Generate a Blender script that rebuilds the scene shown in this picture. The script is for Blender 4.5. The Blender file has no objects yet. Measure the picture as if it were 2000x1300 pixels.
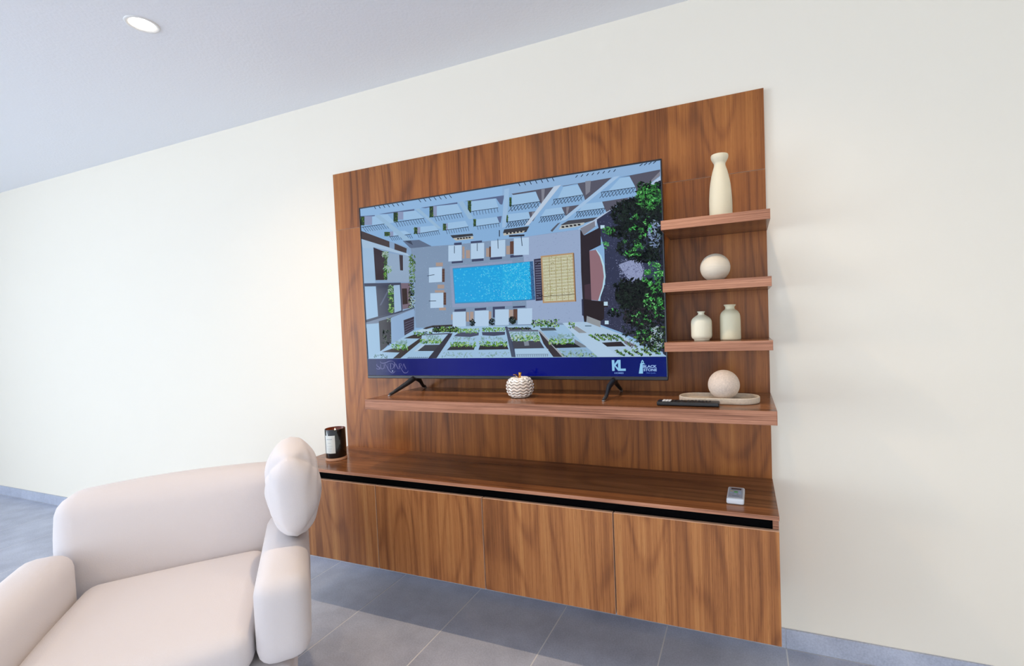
import bpy, bmesh, math, random
import numpy as np
from mathutils import Vector, Matrix

# ------------------------------------------------------------------ camera, world, light, exposure
S = bpy.context.scene
COL = S.collection
F, YAW, PITCH, ROLL = 922.4451, 0.37832, -0.03766, 0.03930
CAM = Vector((2.01956, -1.94834, 0.62380))
PX, PY = 1085.854, 665.797
def rotm(a, b, c):
    return Matrix.Rotation(b, 3, 'Z') @ Matrix.Rotation(a, 3, 'X') @ Matrix.Rotation(c, 3, 'Y')
R3 = rotm(PITCH, YAW, ROLL)
cam_d = bpy.data.cameras.new('camera')
cam = bpy.data.objects.new('camera', cam_d)
COL.objects.link(cam)
cam_d.sensor_fit = 'HORIZONTAL'
cam_d.sensor_width = 36.0
cam_d.lens = F * 36.0 / 2000.0
cam_d.shift_x = (1000.0 - PX) / 2000.0
cam_d.shift_y = (PY - 650.0) / 2000.0
cam_d.clip_start = 0.01
mw = (R3 @ Matrix(((1, 0, 0), (0, 0, -1), (0, 1, 0)))).to_4x4()
mw.translation = CAM
cam.matrix_world = mw
S.camera = cam
S.view_settings.view_transform = 'Standard'
S.view_settings.look = 'None'
S.view_settings.gamma = 1.0
S.view_settings.use_curve_mapping = False
S.view_settings.exposure = 0.30

world = bpy.data.worlds.new('world')
S.world = world
world.use_nodes = True
world.node_tree.nodes['Background'].inputs[0].default_value = (0.55, 0.72, 1.0, 1)
world.node_tree.nodes['Background'].inputs[1].default_value = 1.0

ZF, ZC = -0.6625, 1.862            # floor and ceiling heights; z = 0 is the top of the low cabinet
YW = 0.02                          # face of the television wall; y = 0 is the face of the wood panel
XL, XR, YB = -5.2, 4.0, -7.4       # other walls
WIN_Y0, WIN_Y1, WIN_Z1 = -7.0, -3.2, 1.60   # glazed opening in the left wall
DOOR_X0, DOOR_X1 = 1.0, 3.7        # glazed opening in the wall behind the viewer

def area_light(name, loc, rot, sx, sy, power, col):
    d = bpy.data.lights.new(name, 'AREA')
    d.shape = 'RECTANGLE'
    d.size, d.size_y, d.energy, d.color = sx, sy, power, col
    o = bpy.data.objects.new(name, d)
    o.location, o.rotation_euler = loc, rot
    COL.objects.link(o)
    return o
# daylight arriving through the glazed opening in the left wall
DAYLIGHT = area_light('daylight', (XL - 0.30, (WIN_Y0 + WIN_Y1) / 2, (ZF + WIN_Z1) / 2 + 0.05), (0, math.radians(-90), 0),
           2.2, 3.7, 210.0, (0.82, 0.92, 1.0))
# and through the wide glass doors behind the viewer
DAYLIGHT2 = area_light('daylight', ((DOOR_X0 + DOOR_X1) / 2, YB - 0.30, (ZF + WIN_Z1) / 2 + 0.05), (math.radians(90), 0, 0),
           2.8, 2.2, 66.0, (0.90, 0.93, 0.96))
LAMP_COL = (1.0, 0.72, 0.44)
LAMPS = [(-0.15, -0.76, 12), (0.88, -0.76, 42), (1.90, -0.76, 13), (-2.30, -3.05, 34), (0.20, -3.05, 34), (2.60, -3.05, 34), (-4.26, -6.45, 34), (-0.6, -5.6, 34), (2.2, -5.6, 34)]  # second entry is an added lamp, evening the wash between its row neighbours

# ------------------------------------------------------------------ helpers
def lin(c):
    c = c / 255.0
    return c / 12.92 if c <= 0.04045 else ((c + 0.055) / 1.055) ** 2.4
def rgb(r, g, b, a=1.0):
    return (lin(r), lin(g), lin(b), a)

def ray(u, v):
    return R3 @ Vector(((u - PX) / F, 1.0, -(v - PY) / F))
def on_y(u, v, y):
    d = ray(u, v)
    return CAM + d * ((y - CAM.y) / d.y)

def new_mat(name):
    m = bpy.data.materials.new(name)
    m.use_nodes = True
    nt = m.node_tree
    return m, nt, nt.nodes['Principled BSDF']

def simple(name, col, rough=0.5, metal=0.0, bump=0.0, bscale=200.0, var=0.0, vscale=20.0, stretch=(1, 1, 1), coat=0.0, spec=0.5):
    m, nt, b = new_mat(name)
    b.inputs['Base Color'].default_value = col
    b.inputs['Roughness'].default_value = rough
    b.inputs['Metallic'].default_value = metal
    b.inputs['Coat Weight'].default_value = coat
    b.inputs['Specular IOR Level'].default_value = spec
    tc = nt.nodes.new('ShaderNodeTexCoord')
    mp = nt.nodes.new('ShaderNodeMapping')
    mp.inputs['Scale'].default_value = stretch
    nt.links.new(tc.outputs['Object'], mp.inputs['Vector'])
    if var > 0:
        n = nt.nodes.new('ShaderNodeTexNoise')
        n.inputs['Scale'].default_value = vscale
        n.inputs['Detail'].default_value = 4
        nt.links.new(mp.outputs[0], n.inputs['Vector'])
        r = nt.nodes.new('ShaderNodeValToRGB')
        r.color_ramp.elements[0].position = 0.3
        r.color_ramp.elements[1].position = 0.7
        r.color_ramp.elements[0].color = tuple(c * (1 - var) for c in col[:3]) + (1,)
        r.color_ramp.elements[1].color = tuple(min(1, c * (1 + var)) for c in col[:3]) + (1,)
        nt.links.new(n.outputs['Fac'], r.inputs['Fac'])
        nt.links.new(r.outputs['Color'], b.inputs['Base Color'])
    if bump > 0:
        n = nt.nodes.new('ShaderNodeTexNoise')
        n.inputs['Scale'].default_value = bscale
        n.inputs['Detail'].default_value = 3
        nt.links.new(mp.outputs[0], n.inputs['Vector'])
        bp = nt.nodes.new('ShaderNodeBump')
        bp.inputs['Strength'].default_value = bump
        bp.inputs['Distance'].default_value = 0.002
        nt.links.new(n.outputs['Fac'], bp.inputs['Height'])
        nt.links.new(bp.outputs['Normal'], b.inputs['Normal'])
    return m

def wood(name, axis, stops, rough=0.42, ring=1.0, seed=0.0, fine=1.0, streak=1.0, sscale=62):
    """Laminate veneer whose grain runs along the object axis 'X' or 'Z'."""
    m, nt, b = new_mat(name)
    N, L = nt.nodes, nt.links
    def nd(t, **kw):
        n = N.new(t)
        for k, v in kw.items():
            setattr(n, k, v)
        return n
    def math_(op, a, b_=None, c=None):
        n = nd('ShaderNodeMath', operation=op)
        for i, v in enumerate((a, b_, c)):
            if v is None:
                continue
            if isinstance(v, (int, float)):
                n.inputs[i].default_value = v
            else:
                L.new(v, n.inputs[i])
        return n.outputs[0]
    tc = nd('ShaderNodeTexCoord')
    oi = nd('ShaderNodeObjectInfo')
    off = nd('ShaderNodeVectorMath', operation='SCALE')
    cmb = nd('ShaderNodeCombineXYZ')
    for i in range(3):
        cmb.inputs[i].default_value = (13.7, 5.1, 9.3)[i]
    L.new(cmb.outputs[0], off.inputs[0])
    L.new(math_('ADD', oi.outputs['Random'], seed), off.inputs['Scale'])
    add = nd('ShaderNodeVectorMath', operation='ADD')
    L.new(tc.outputs['Object'], add.inputs[0])
    L.new(off.outputs[0], add.inputs[1])
    def coords(across, along):
        mp = nd('ShaderNodeMapping')
        mp.inputs['Scale'].default_value = (along, across, across) if axis == 'X' else (across, across, along)
        L.new(add.outputs[0], mp.inputs['Vector'])
        return mp.outputs[0]
    def noise(across, along, detail=3.0, dist=0.0, rough_=0.5):
        n = nd('ShaderNodeTexNoise')
        n.inputs['Scale'].default_value = 1.0
        n.inputs['Detail'].default_value = detail
        n.inputs['Distortion'].default_value = dist
        n.inputs['Roughness'].default_value = rough_
        L.new(coords(across, along), n.inputs['Vector'])
        return n.outputs['Fac']
    base = noise(4.2, 0.75, 1.0, 0.0)
    band = noise(14, 0.30, 2.0, 0.0)
    rings = math_('SINE', math_('MULTIPLY', base, 78.0 * ring))
    rings = math_('SUBTRACT', 1.0, math_('POWER', math_('MULTIPLY_ADD', rings, 0.5, 0.5), 4.0))
    streaks = noise(sscale, 0.40 if sscale < 100 else 2.5, 4.0, 0.0, 0.62)
    fin = noise(430 * fine, 4, 2.0)
    v = math_('MULTIPLY_ADD', rings, 0.12, math_('MULTIPLY_ADD', band, 0.56, 0.13))
    v = math_('ADD', v, math_('MULTIPLY', math_('SUBTRACT', streaks, 0.5), 0.48 * streak))
    v = math_('ADD', v, math_('MULTIPLY', math_('SUBTRACT', fin, 0.5), 0.34))
    ramp = nd('ShaderNodeValToRGB')
    cr = ramp.color_ramp
    while len(cr.elements) < len(stops):
        cr.elements.new(0.5)
    for e, (p, c) in zip(cr.elements, stops):
        e.position, e.color = p, rgb(*c)
    L.new(v, ramp.inputs['Fac'])
    # short pale and dark pores
    pore = noise(620, 22, 1.0)
    pm = nd('ShaderNodeMapRange')
    pm.inputs['From Min'].default_value, pm.inputs['From Max'].default_value = 0.60, 0.72
    pm.inputs['To Min'].default_value, pm.inputs['To Max'].default_value = 0.0, 0.45
    L.new(pore, pm.inputs['Value'])
    mix = nd('ShaderNodeMix', data_type='RGBA', blend_type='MULTIPLY')
    L.new(pm.outputs[0], mix.inputs[0])
    L.new(ramp.outputs['Color'], mix.inputs[6])
    mix.inputs[7].default_value = (0.45, 0.40, 0.38, 1)
    L.new(mix.outputs[2], b.inputs['Base Color'])
    b.inputs['Roughness'].default_value = rough
    b.inputs['Specular IOR Level'].default_value = 0.3
    bp = nd('ShaderNodeBump')
    bp.inputs['Strength'].default_value = 0.12
    bp.inputs['Distance'].default_value = 0.001
    L.new(fin, bp.inputs['Height'])
    L.new(bp.outputs['Normal'], b.inputs['Normal'])
    return m

def link(name, bm_or_me, mat, parent=None, loc=None, smooth=False):
    if isinstance(bm_or_me, bmesh.types.BMesh):
        me = bpy.data.meshes.new(name)
        bm_or_me.to_mesh(me)
        bm_or_me.free()
    else:
        me = bm_or_me
    mats = mat if isinstance(mat, (list, tuple)) else [mat]
    if not me.materials:
        for m_ in mats:
            me.materials.append(m_)
    if smooth:
        me.polygons.foreach_set('use_smooth', [True] * len(me.polygons))
    o = bpy.data.objects.new(name, me)
    COL.objects.link(o)
    if parent is not None:
        o.parent = parent
    if loc is not None:
        o.location = loc
    return o

def tag(o, label=None, cat=None, group=None, kind=None):
    if label: o['label'] = label
    if cat: o['category'] = cat
    if group: o['group'] = group
    if kind: o['kind'] = kind
    return o

def empty(name, loc, label, cat, group=None, rotz=0.0):
    o = bpy.data.objects.new(name, None)
    o.empty_display_size = 0.05
    o.location = loc
    o.rotation_euler = (0, 0, rotz)
    COL.objects.link(o)
    return tag(o, label, cat, group)

def box(x0, x1, y0, y1, z0, z1, bev=0.0, seg=2, bm=None):
    tmp = bmesh.new()
    bmesh.ops.create_cube(tmp, size=1.0)
    for v in tmp.verts:
        v.co = Vector(((x0 + x1) / 2 + v.co.x * (x1 - x0), (y0 + y1) / 2 + v.co.y * (y1 - y0), (z0 + z1) / 2 + v.co.z * (z1 - z0)))
    if bev > 0:
        bmesh.ops.bevel(tmp, geom=list(tmp.edges), offset=bev, segments=seg, affect='EDGES', profile=0.5)
    if bm is None:
        return tmp
    me = bpy.data.meshes.new('t')
    tmp.to_mesh(me); tmp.free()
    bm.from_mesh(me); bpy.data.meshes.remove(me)
    return bm

def lathe(profile, seg=64, wob=None):
    """profile: list of (radius, z); radius 0 closes an end."""
    bm = bmesh.new()
    rings = []
    for r, z in profile:
        if r < 1e-6:
            rings.append([bm.verts.new((0, 0, z))])
        else:
            rings.append([bm.verts.new((r * math.cos(2 * math.pi * i / seg), r * math.sin(2 * math.pi * i / seg), z)) for i in range(seg)])
    for a, b in zip(rings, rings[1:]):
        for i in range(seg):
            j = (i + 1) % seg
            if len(a) == 1 and len(b) == 1:
                continue
            if len(a) == 1:
                bm.faces.new((a[0], b[j], b[i]))
            elif len(b) == 1:
                bm.faces.new((a[i], a[j], b[0]))
            else:
                bm.faces.new((a[i], a[j], b[j], b[i]))
    bmesh.ops.recalc_face_normals(bm, faces=bm.faces)
    return bm

def spline(pts, n=6):
    """Catmull-Rom through 2-D points."""
    out = []
    P = [pts[0]] + list(pts) + [pts[-1]]
    for i in range(1, len(P) - 2):
        p0, p1, p2, p3 = P[i - 1], P[i], P[i + 1], P[i + 2]
        for k in range(n):
            t = k / n
            out.append(tuple(0.5 * ((2 * b) + (-a + c) * t + (2 * a - 5 * b + 4 * c - d) * t * t + (-a + 3 * b - 3 * c + d) * t ** 3)
                             for a, b, c, d in zip(p0, p1, p2, p3)))
    out.append(tuple(pts[-1]))
    return out

def tube(path, radii, seg=12, flat=1.0):
    """Tapered tube along 3-D points; flat scales the second section axis."""
    bm = bmesh.new()
    path = [Vector(p) for p in path]
    rings = []
    for i, p in enumerate(path):
        t = (path[min(i + 1, len(path) - 1)] - path[max(i - 1, 0)]).normalized()
        s = t.cross(Vector((1, 0, 0)) if abs(t.x) < 0.9 else Vector((0, 0, 1))).normalized()
        q = t.cross(s).normalized()
        r = radii[i] if isinstance(radii, (list, tuple)) else radii
        rings.append([bm.verts.new(p + (s * math.cos(2 * math.pi * k / seg) + q * math.sin(2 * math.pi * k / seg) * flat) * r) for k in range(seg)])
    for a, b in zip(rings, rings[1:]):
        for k in range(seg):
            bm.faces.new((a[k], a[(k + 1) % seg], b[(k + 1) % seg], b[k]))
    bm.faces.new(rings[0][::-1]); bm.faces.new(rings[-1])
    bmesh.ops.recalc_face_normals(bm, faces=bm.faces)
    return bm

# ------------------------------------------------------------------ materials
PANEL = wood('walnut_panel', 'Z', [(0.18, (88, 51, 26)), (0.38, (124, 72, 36)), (0.52, (151, 91, 45)), (0.66, (170, 107, 54)), (0.82, (190, 130, 72))], 0.42)
DOORW = wood('walnut_door', 'Z', [(0.18, (104, 64, 39)), (0.38, (142, 90, 53)), (0.52, (170, 112, 66)), (0.66, (188, 132, 80)), (0.82, (206, 156, 102))], 0.45, streak=1.15)
TOPW = wood('walnut_top', 'X', [(0.25, (92, 58, 38)), (0.42, (118, 76, 48)), (0.55, (140, 92, 58)), (0.70, (160, 108, 70))], 0.20, ring=0.7, streak=0.7)
EDGEW = wood('walnut_edge', 'X', [(0.22, (112, 72, 52)), (0.40, (156, 107, 83)), (0.56, (184, 131, 104)), (0.75, (206, 154, 124))], 0.5, ring=0.6, fine=1.0, streak=1.7, sscale=270)
BAND = simple('edge_banding', rgb(196, 160, 136), 0.45)
BLACK = simple('recess_black', rgb(6, 6, 8), 0.9, spec=0.05)
WALL = simple('wall_paint', rgb(243, 237, 224), 0.7, bump=0.05, bscale=250)
CEIL = simple('ceiling_plaster', rgb(244, 246, 250), 0.85, bump=0.55, bscale=85)
GROUT = simple('grout', rgb(226, 228, 232), 0.8, bump=0.2)

def tile_mat(name, c0, c1):
    m, nt, b = new_mat(name)
    N, L = nt.nodes, nt.links
    geo = N.new('ShaderNodeNewGeometry')
    a = N.new('ShaderNodeTexNoise'); a.inputs['Scale'].default_value = 7.0; a.inputs['Detail'].default_value = 6; a.inputs['Roughness'].default_value = 0.6
    f = N.new('ShaderNodeTexNoise'); f.inputs['Scale'].default_value = 160.0; f.inputs['Detail'].default_value = 3
    L.new(geo.outputs['Position'], a.inputs['Vector']); L.new(geo.outputs['Position'], f.inputs['Vector'])
    mx = N.new('ShaderNodeMath'); mx.operation = 'MULTIPLY_ADD'; mx.inputs[1].default_value = 0.45
    L.new(f.outputs['Fac'], mx.inputs[0])
    ml = N.new('ShaderNodeMath'); ml.operation = 'MULTIPLY'; ml.inputs[1].default_value = 0.6
    L.new(a.outputs['Fac'], ml.inputs[0]); L.new(ml.outputs[0], mx.inputs[2])
    r = N.new('ShaderNodeValToRGB')
    r.color_ramp.elements[0].position = 0.36; r.color_ramp.elements[0].color = rgb(*c0)
    r.color_ramp.elements[1].position = 0.68; r.color_ramp.elements[1].color = rgb(*c1)
    L.new(mx.outputs[0], r.inputs['Fac']); L.new(r.outputs['Color'], b.inputs['Base Color'])
    b.inputs['Roughness'].default_value = 0.5
    bp = N.new('ShaderNodeBump'); bp.inputs['Strength'].default_value = 0.1; bp.inputs['Distance'].default_value = 0.001
    L.new(f.outputs['Fac'], bp.inputs['Height']); L.new(bp.outputs['Normal'], b.inputs['Normal'])
    return m
TILE = tile_mat('grey_tile', (164, 171, 190), (196, 203, 221))

# ------------------------------------------------------------------ the room
def struct(name, bm, mat, smooth=False):
    return tag(link(name, bm, mat, smooth=smooth), kind='structure')
T = 0.12
struct('wall_back', box(XL, XR, YW, YW + T, ZF, ZC), WALL)
bm = bmesh.new()
box(XL - T, XL, WIN_Y1, YW, ZF, ZC, bm=bm)
box(XL - T, XL, YB, WIN_Y0, ZF, ZC, bm=bm)
box(XL - T, XL, WIN_Y0, WIN_Y1, WIN_Z1, ZC, bm=bm)
struct('wall_left', bm, WALL)
bm = bmesh.new()
box(XL, DOOR_X0, YB - T, YB, ZF, ZC, bm=bm)
box(DOOR_X1, XR, YB - T, YB, ZF, ZC, bm=bm)
box(DOOR_X0, DOOR_X1, YB - T, YB, WIN_Z1, ZC, bm=bm)
struct('wall_front', bm, WALL)
struct('wall_right', box(XR, XR + T, YB, YW, ZF, ZC), WALL)
struct('ceiling', box(XL, XR, YB, YW, ZC, ZC + T), CEIL)
FRAMEM = simple('window_frame_paint', rgb(225, 226, 226), 0.4)
win = struct('window_1', box(XL - 0.09, XL - 0.03, WIN_Y0, WIN_Y1, WIN_Z1 - 0.05, WIN_Z1), FRAMEM)
link('sill', box(XL - 0.09, XL - 0.03, WIN_Y0, WIN_Y1, ZF, ZF + 0.05), FRAMEM, win)
for yy in (WIN_Y0, (WIN_Y0 + WIN_Y1) / 2 - 0.025, WIN_Y1 - 0.05):
    link('mullion', box(XL - 0.09, XL - 0.03, yy, yy + 0.05, ZF + 0.05, WIN_Z1 - 0.05), FRAMEM, win)

win = struct('window_2', box(DOOR_X0, DOOR_X1, YB - 0.09, YB - 0.03, WIN_Z1 - 0.05, WIN_Z1), FRAMEM)
link('sill', box(DOOR_X0, DOOR_X1, YB - 0.09, YB - 0.03, ZF, ZF + 0.05), FRAMEM, win)
for xx in (DOOR_X0, (DOOR_X0 + DOOR_X1) / 2 - 0.025, DOOR_X1 - 0.05):
    link('mullion', box(xx, xx + 0.05, YB - 0.09, YB - 0.03, ZF + 0.05, WIN_Z1 - 0.05), FRAMEM, win)

floor = struct('floor', box(XL, XR, YB, YW, ZF - 0.05, ZF - 0.0006), GROUT)
PITCH_X, PITCH_Y, JOINT = 0.4505, 0.90, 0.0055
tile_me = bpy.data.meshes.new('tile')
tb = box(0, PITCH_X - JOINT, 0, PITCH_Y - JOINT, -0.009, 0, 0.0003, 1)
tb.to_mesh(tile_me); tb.free()
for i in range(-12, 9):
    for j in range(-5, 0):
        x, y = 0.344 + i * PITCH_X + JOINT / 2, YW - 0.010 + j * PITCH_Y + JOINT / 2
        if x < XL or x + PITCH_X > XR + 0.2:
            continue
        if j <= -3 and x > 3.0:
            continue
        link('tile', tile_me, TILE, floor, (x, y, ZF))
rest = bmesh.new()
for i in range(-12, 9):
    for j in range(-8, -5):
        x, y = 0.344 + i * PITCH_X + JOINT / 2, YW - 0.010 + j * PITCH_Y + JOINT / 2
        if x < XL or x + PITCH_X > XR + 0.2:
            continue
        box(x, x + PITCH_X - JOINT, y, y + PITCH_Y - JOINT, ZF - 0.009, ZF, bm=rest)
tag(link('tile', rest, TILE, floor), kind='stuff')

SKZ = ZF + 0.076
sk = struct('baseboard_back', box(XL, XR, YW - 0.006, YW, ZF, SKZ - 0.002), GROUT)
sk_me = bpy.data.meshes.new('skirting_tile')
tb = box(0, 0.899, 0, 0.009, 0, 0.0755, 0.0008, 1)
tb.to_mesh(sk_me); tb.free()
x = 0.344 - 0.901 * 6
while x < XR - 0.9:
    if x > XL:
        link('tile', sk_me, TILE, sk, (x, YW - 0.0095, ZF + 0.0003))
    x += 0.901
struct('baseboard_left', box(XL, XL + 0.009, WIN_Y1, YW - 0.01, ZF, SKZ), TILE)

# downlights
TRIM = simple('lamp_trim_white', rgb(240, 240, 238), 0.4)
GLOW, nt, b = new_mat('lamp_glow')
b.inputs['Base Color'].default_value = (1, 1, 1, 1)
b.inputs['Emission Color'].default_value = (1.0, 0.82, 0.6, 1)
b.inputs['Emission Strength'].default_value = 14.0
lamp_words = ['over the left end of the wood panel', 'over the middle of the television, added to even out the wash', 'over the display shelves at the right', 'far to the left, behind the viewer', 'in the middle, behind the viewer',
              'beside the glass doors, behind the viewer', 'in the farthest left corner', 'in the middle at the far end', 'on the right at the far end']
for (lx, ly, power), w in zip(LAMPS, lamp_words):
    e = empty('ceiling_light', (lx, ly, ZC), 'round white recessed ceiling downlight ' + w, 'downlight', 'recessed ceiling downlights')
    link('trim_ring', lathe([(0.040, -0.0004), (0.048, -0.004), (0.054, -0.004), (0.056, -0.0004)], 40), TRIM, e, smooth=True)
    link('lens', lathe([(0.0, -0.0025), (0.030, -0.0025), (0.0405, -0.0012)], 40), GLOW, e)
    d = bpy.data.lights.new('downlight_beam', 'SPOT')
    d.energy, d.color, d.spot_size, d.spot_blend, d.shadow_soft_size = power, LAMP_COL, math.radians(138), 1.0, 0.022
    o = bpy.data.objects.new('downlight_beam', d)
    o.location = (0, 0, -0.03)
    COL.objects.link(o)
    o.parent = e

# ------------------------------------------------------------------ wall panel
W, H, SEAM = 2.1093, 1.4624, 1.1663
pan = empty('wall_panel', (0, 0, ZF + 0.35), 'large walnut veneer back panel fixed to the wall behind the television', 'wall panel')
def in_parent(o, par):
    o.location = o.location - par.location
    return o
PE = [PANEL, BAND]
def panel_board(name, x0, x1, z0, z1, mat=PANEL):
    b_ = box(x0, x1, 0.0, YW - 0.001, z0, z1, 0.0008, 1)
    for f in b_.faces:
        f.material_index = 0 if f.normal.y < -0.9 else 1
    o = link(name, b_, [mat, BAND], pan)
    return in_parent(o, pan)
panel_board('upper_board', 0, W, SEAM + 0.0006, H)
panel_board('lower_board', 0, W, -0.30, SEAM - 0.0006)

# ------------------------------------------------------------------ shelves
def shelf(name, x0, x1, depth, zt, th, label, group):
    e = empty(name, ((x0 + x1) / 2, -depth / 2, zt - th), label, 'shelf', group)
    bmb = box(x0, x1, -depth + 0.0012, -0.0005, zt - th, zt, 0.0)
    in_parent(link('board', bmb, TOPW, e), e)
    bmf = box(x0, x1, -depth, -depth + 0.0012, zt - th, zt, 0.0005, 1)
    in_parent(link('front_edge', bmf, EDGEW, e), e)
    for xx in (x0, x1):
        s_ = 0.0008 if xx == x1 else -0.0008
        in_parent(link('end_edge', box(min(xx, xx + s_), max(xx, xx + s_), -depth, -0.0005, zt - th, zt), EDGEW, e), e)
    return e
S1, S2, S3, S4 = 0.9717, 0.7515, 0.5392, 0.3293
for zt, w in ((S1, 'topmost of three, holding the tall cream bottle vase'), (S2, 'middle of three, holding the cream ball'),
              (S3, 'lowest of three, holding the two small cream vases')):
    shelf('floating_shelf', 1.7562, W, 0.2334, zt, 0.033, 'short thick walnut floating shelf, ' + w, 'short floating shelves beside the television')
shelf('long_shelf', 0.5003, W, 0.3762, S4, 0.0434, 'long thick walnut shelf carrying the television on its feet', None)

# ------------------------------------------------------------------ low cabinet
D = 0.3679
ZT, ZD, ZB = -0.0132, -0.0474, -0.4123
wt = empty('worktop', (W / 2, -D / 2, ZT), 'long thin walnut worktop lying on the floating cabinet', 'worktop')
in_parent(link('top_board', box(0, W, -D + 0.0012, -0.0005, ZT, 0.0), TOPW, wt), wt)
in_parent(link('front_edge', box(0, W, -D, -D + 0.0012, ZT, 0.0, 0.0004, 1), EDGEW, wt), wt)
for xx in (0, W):
    s_ = 0.0008 if xx else -0.0008
    in_parent(link('end_edge', box(min(xx, xx + s_), max(xx, xx + s_), -D, -0.0005, ZT, 0.0), EDGEW, wt), wt)
cab = empty('floating_cabinet', (W / 2, -D / 2, ZB), 'wall-hung walnut low cabinet with four plain doors and a black finger groove', 'cabinet')
YD = -D + 0.018      # back of the doors
for xx in (0.0, W - 0.0175):
    in_parent(link('side_panel', box(xx, xx + 0.0175, YD + 0.002, 0.0, ZB, ZT - 0.0005, 0.0006, 1), EDGEW, cab), cab)
in_parent(link('bottom_panel', box(0.018, W - 0.018, YD + 0.002, 0.0, ZB, ZB + 0.016), PANEL, cab), cab)
in_parent(link('back_panel', box(0.018, W - 0.018, -0.012, -0.001, ZB + 0.017, ZT - 0.001), BLACK, cab), cab)
in_parent(link('groove_rail', box(0.018, W - 0.018, YD + 0.010, YD + 0.03, ZB + 0.02, ZT - 0.001), BLACK, cab), cab)
xs = [0.0, 0.5222, 1.0525, 1.5800, W]
for i in range(4):
    x0, x1 = xs[i] + (0.0019 if i else 0), xs[i + 1] - (0.0019 if i < 3 else 0)
    b_ = box(x0, x1, -D, YD, ZB, ZD, 0.0009, 1)
    for f in b_.faces:
        f.material_index = 0 if f.normal.y < -0.9 else 1
    in_parent(link('door', b_, [DOORW, BAND], cab), cab)

# ------------------------------------------------------------------ television
TVX, TVZ, TVW, TVH, TVY = 0.3015, 0.3908, 1.4500, 0.8286, -0.143
PLASTIC = simple('tv_black_plastic', rgb(34, 36, 40), 0.38)
BEZEL = simple('tv_bezel_metal', rgb(44, 46, 52), 0.3, metal=0.4)
SILVER = simple('foot_pad_silver', rgb(170, 172, 176), 0.3, metal=0.8)
tv = empty('television', (TVX + TVW / 2, -0.14, S4), 'large flat television on two splayed black feet, showing an overhead view of a pool courtyard', 'television')
SX0, SX1, SZ0, SZ1 = TVX + 0.0045, TVX + TVW - 0.0045, TVZ + 0.0150, TVZ + TVH - 0.0055
bb = bmesh.new()
box(TVX, TVX + TVW, TVY, TVY + 0.016, TVZ + TVH - 0.0055, TVZ + TVH, 0.0015, 2, bb)
box(TVX, TVX + 0.0045, TVY, TVY + 0.016, TVZ + 0.010, TVZ + TVH, 0.0012, 2, bb)
box(TVX + TVW - 0.0045, TVX + TVW, TVY, TVY + 0.016, TVZ + 0.010, TVZ + TVH, 0.0012, 2, bb)
in_parent(link('bezel', bb, BEZEL, tv), tv)
in_parent(link('bottom_bezel', box(TVX, TVX + TVW, TVY - 0.002, TVY + 0.018, TVZ, TVZ + 0.0150, 0.003, 3), BEZEL, tv), tv)
bb = bmesh.new()
box(TVX + 0.002, TVX + TVW - 0.002, TVY + 0.0055, TVY + 0.022, TVZ + 0.006, TVZ + TVH - 0.003, 0.003, 2, bb)
box(TVX + 0.16, TVX + TVW - 0.16, TVY + 0.022, TVY + 0.070, TVZ + 0.010, TVZ + 0.50, 0.02, 3, bb)
in_parent(link('rear_housing', bb, PLASTIC, tv), tv)
for k, top in enumerate((0.572, 1.537)):
    zt = TVZ + 0.004
    side = (0.549, 1.5355)[k]
    rear = (0.548, 1.540)[k]
    zb = S4 + 0.006
    bm = tube([(top + 0.002, -0.128, zt), (top + 0.001, -0.155, zt - 0.010), (top - 0.006, -0.185, zt - 0.024), (side + 0.002, -0.245, zb + 0.010), (side, -0.279, zb)],
              [0.013, 0.013, 0.0115, 0.0085, 0.0065], 12, 0.8)
    foot = in_parent(link('foot', bm, PLASTIC, tv, smooth=True), tv)
    bm = tube([(top + 0.002, -0.135, zt), (top, -0.110, zt - 0.008), (top - 0.004, -0.085, zt - 0.022), (rear, -0.040, zb + 0.008), (rear - 0.001, -0.020, zb)],
              [0.013, 0.0125, 0.0105, 0.008, 0.0065], 12, 0.8)
    foot2 = in_parent(link('foot', bm, PLASTIC, tv, smooth=True), tv)
    for fo, (x, y) in ((foot, (side, -0.280)), (foot2, (rear - 0.001, -0.020))):
        pad = link('foot_pad', lathe([(0, 0.0), (0.0055, 0.0), (0.0068, 0.002), (0.0068, 0.0045), (0, 0.0045)], 20), SILVER, fo, smooth=False)
        pad.location = Vector((x, y, S4 + 0.0002))

# the picture on the screen: flat coloured shapes in thin printed layers, glossy glass in front
class Picture:
    """Collects flat polygons. Coordinates arrive as positions in a close-up of the photograph and are carried once onto the screen's own plane (x, z in metres)."""
    def __init__(self):
        self.v, self.f, self.c, self.layer = [], [], [], 0
    def up(self):
        self.layer += 1
    def add(self, pts, col):
        # pts: (x, z) on the screen; clip to the screen edge
        pts = clip(pts)
        if len(pts) < 3: return
        y = -0.000004 * self.layer
        n = len(self.v)
        a = sum(p[0] * q[1] - q[0] * p[1] for p, q in zip(pts, pts[1:] + pts[:1]))
        if a < 0: pts = pts[::-1]
        self.v += [(p[0], y, p[1]) for p in pts]
        self.f.append(list(range(n, n + len(pts))))
        self.c.append(col)
def clip(pts):
    for ax, lim, sg in ((0, SX0, 1), (0, SX1, -1), (1, SZ0, 1), (1, SZ1, -1)):
        out = []
        for p, q in zip(pts, pts[1:] + pts[:1]):
            ip, iq = (p[ax] - lim) * sg >= 0, (q[ax] - lim) * sg >= 0
            if ip: out.append(p)
            if ip != iq:
                t = (lim - p[ax]) / (q[ax] - p[ax])
                out.append((p[0] + t * (q[0] - p[0]), p[1] + t * (q[1] - p[1])))
        pts = out
        if len(pts) < 3: return []
    return pts
PIC = Picture()
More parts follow.
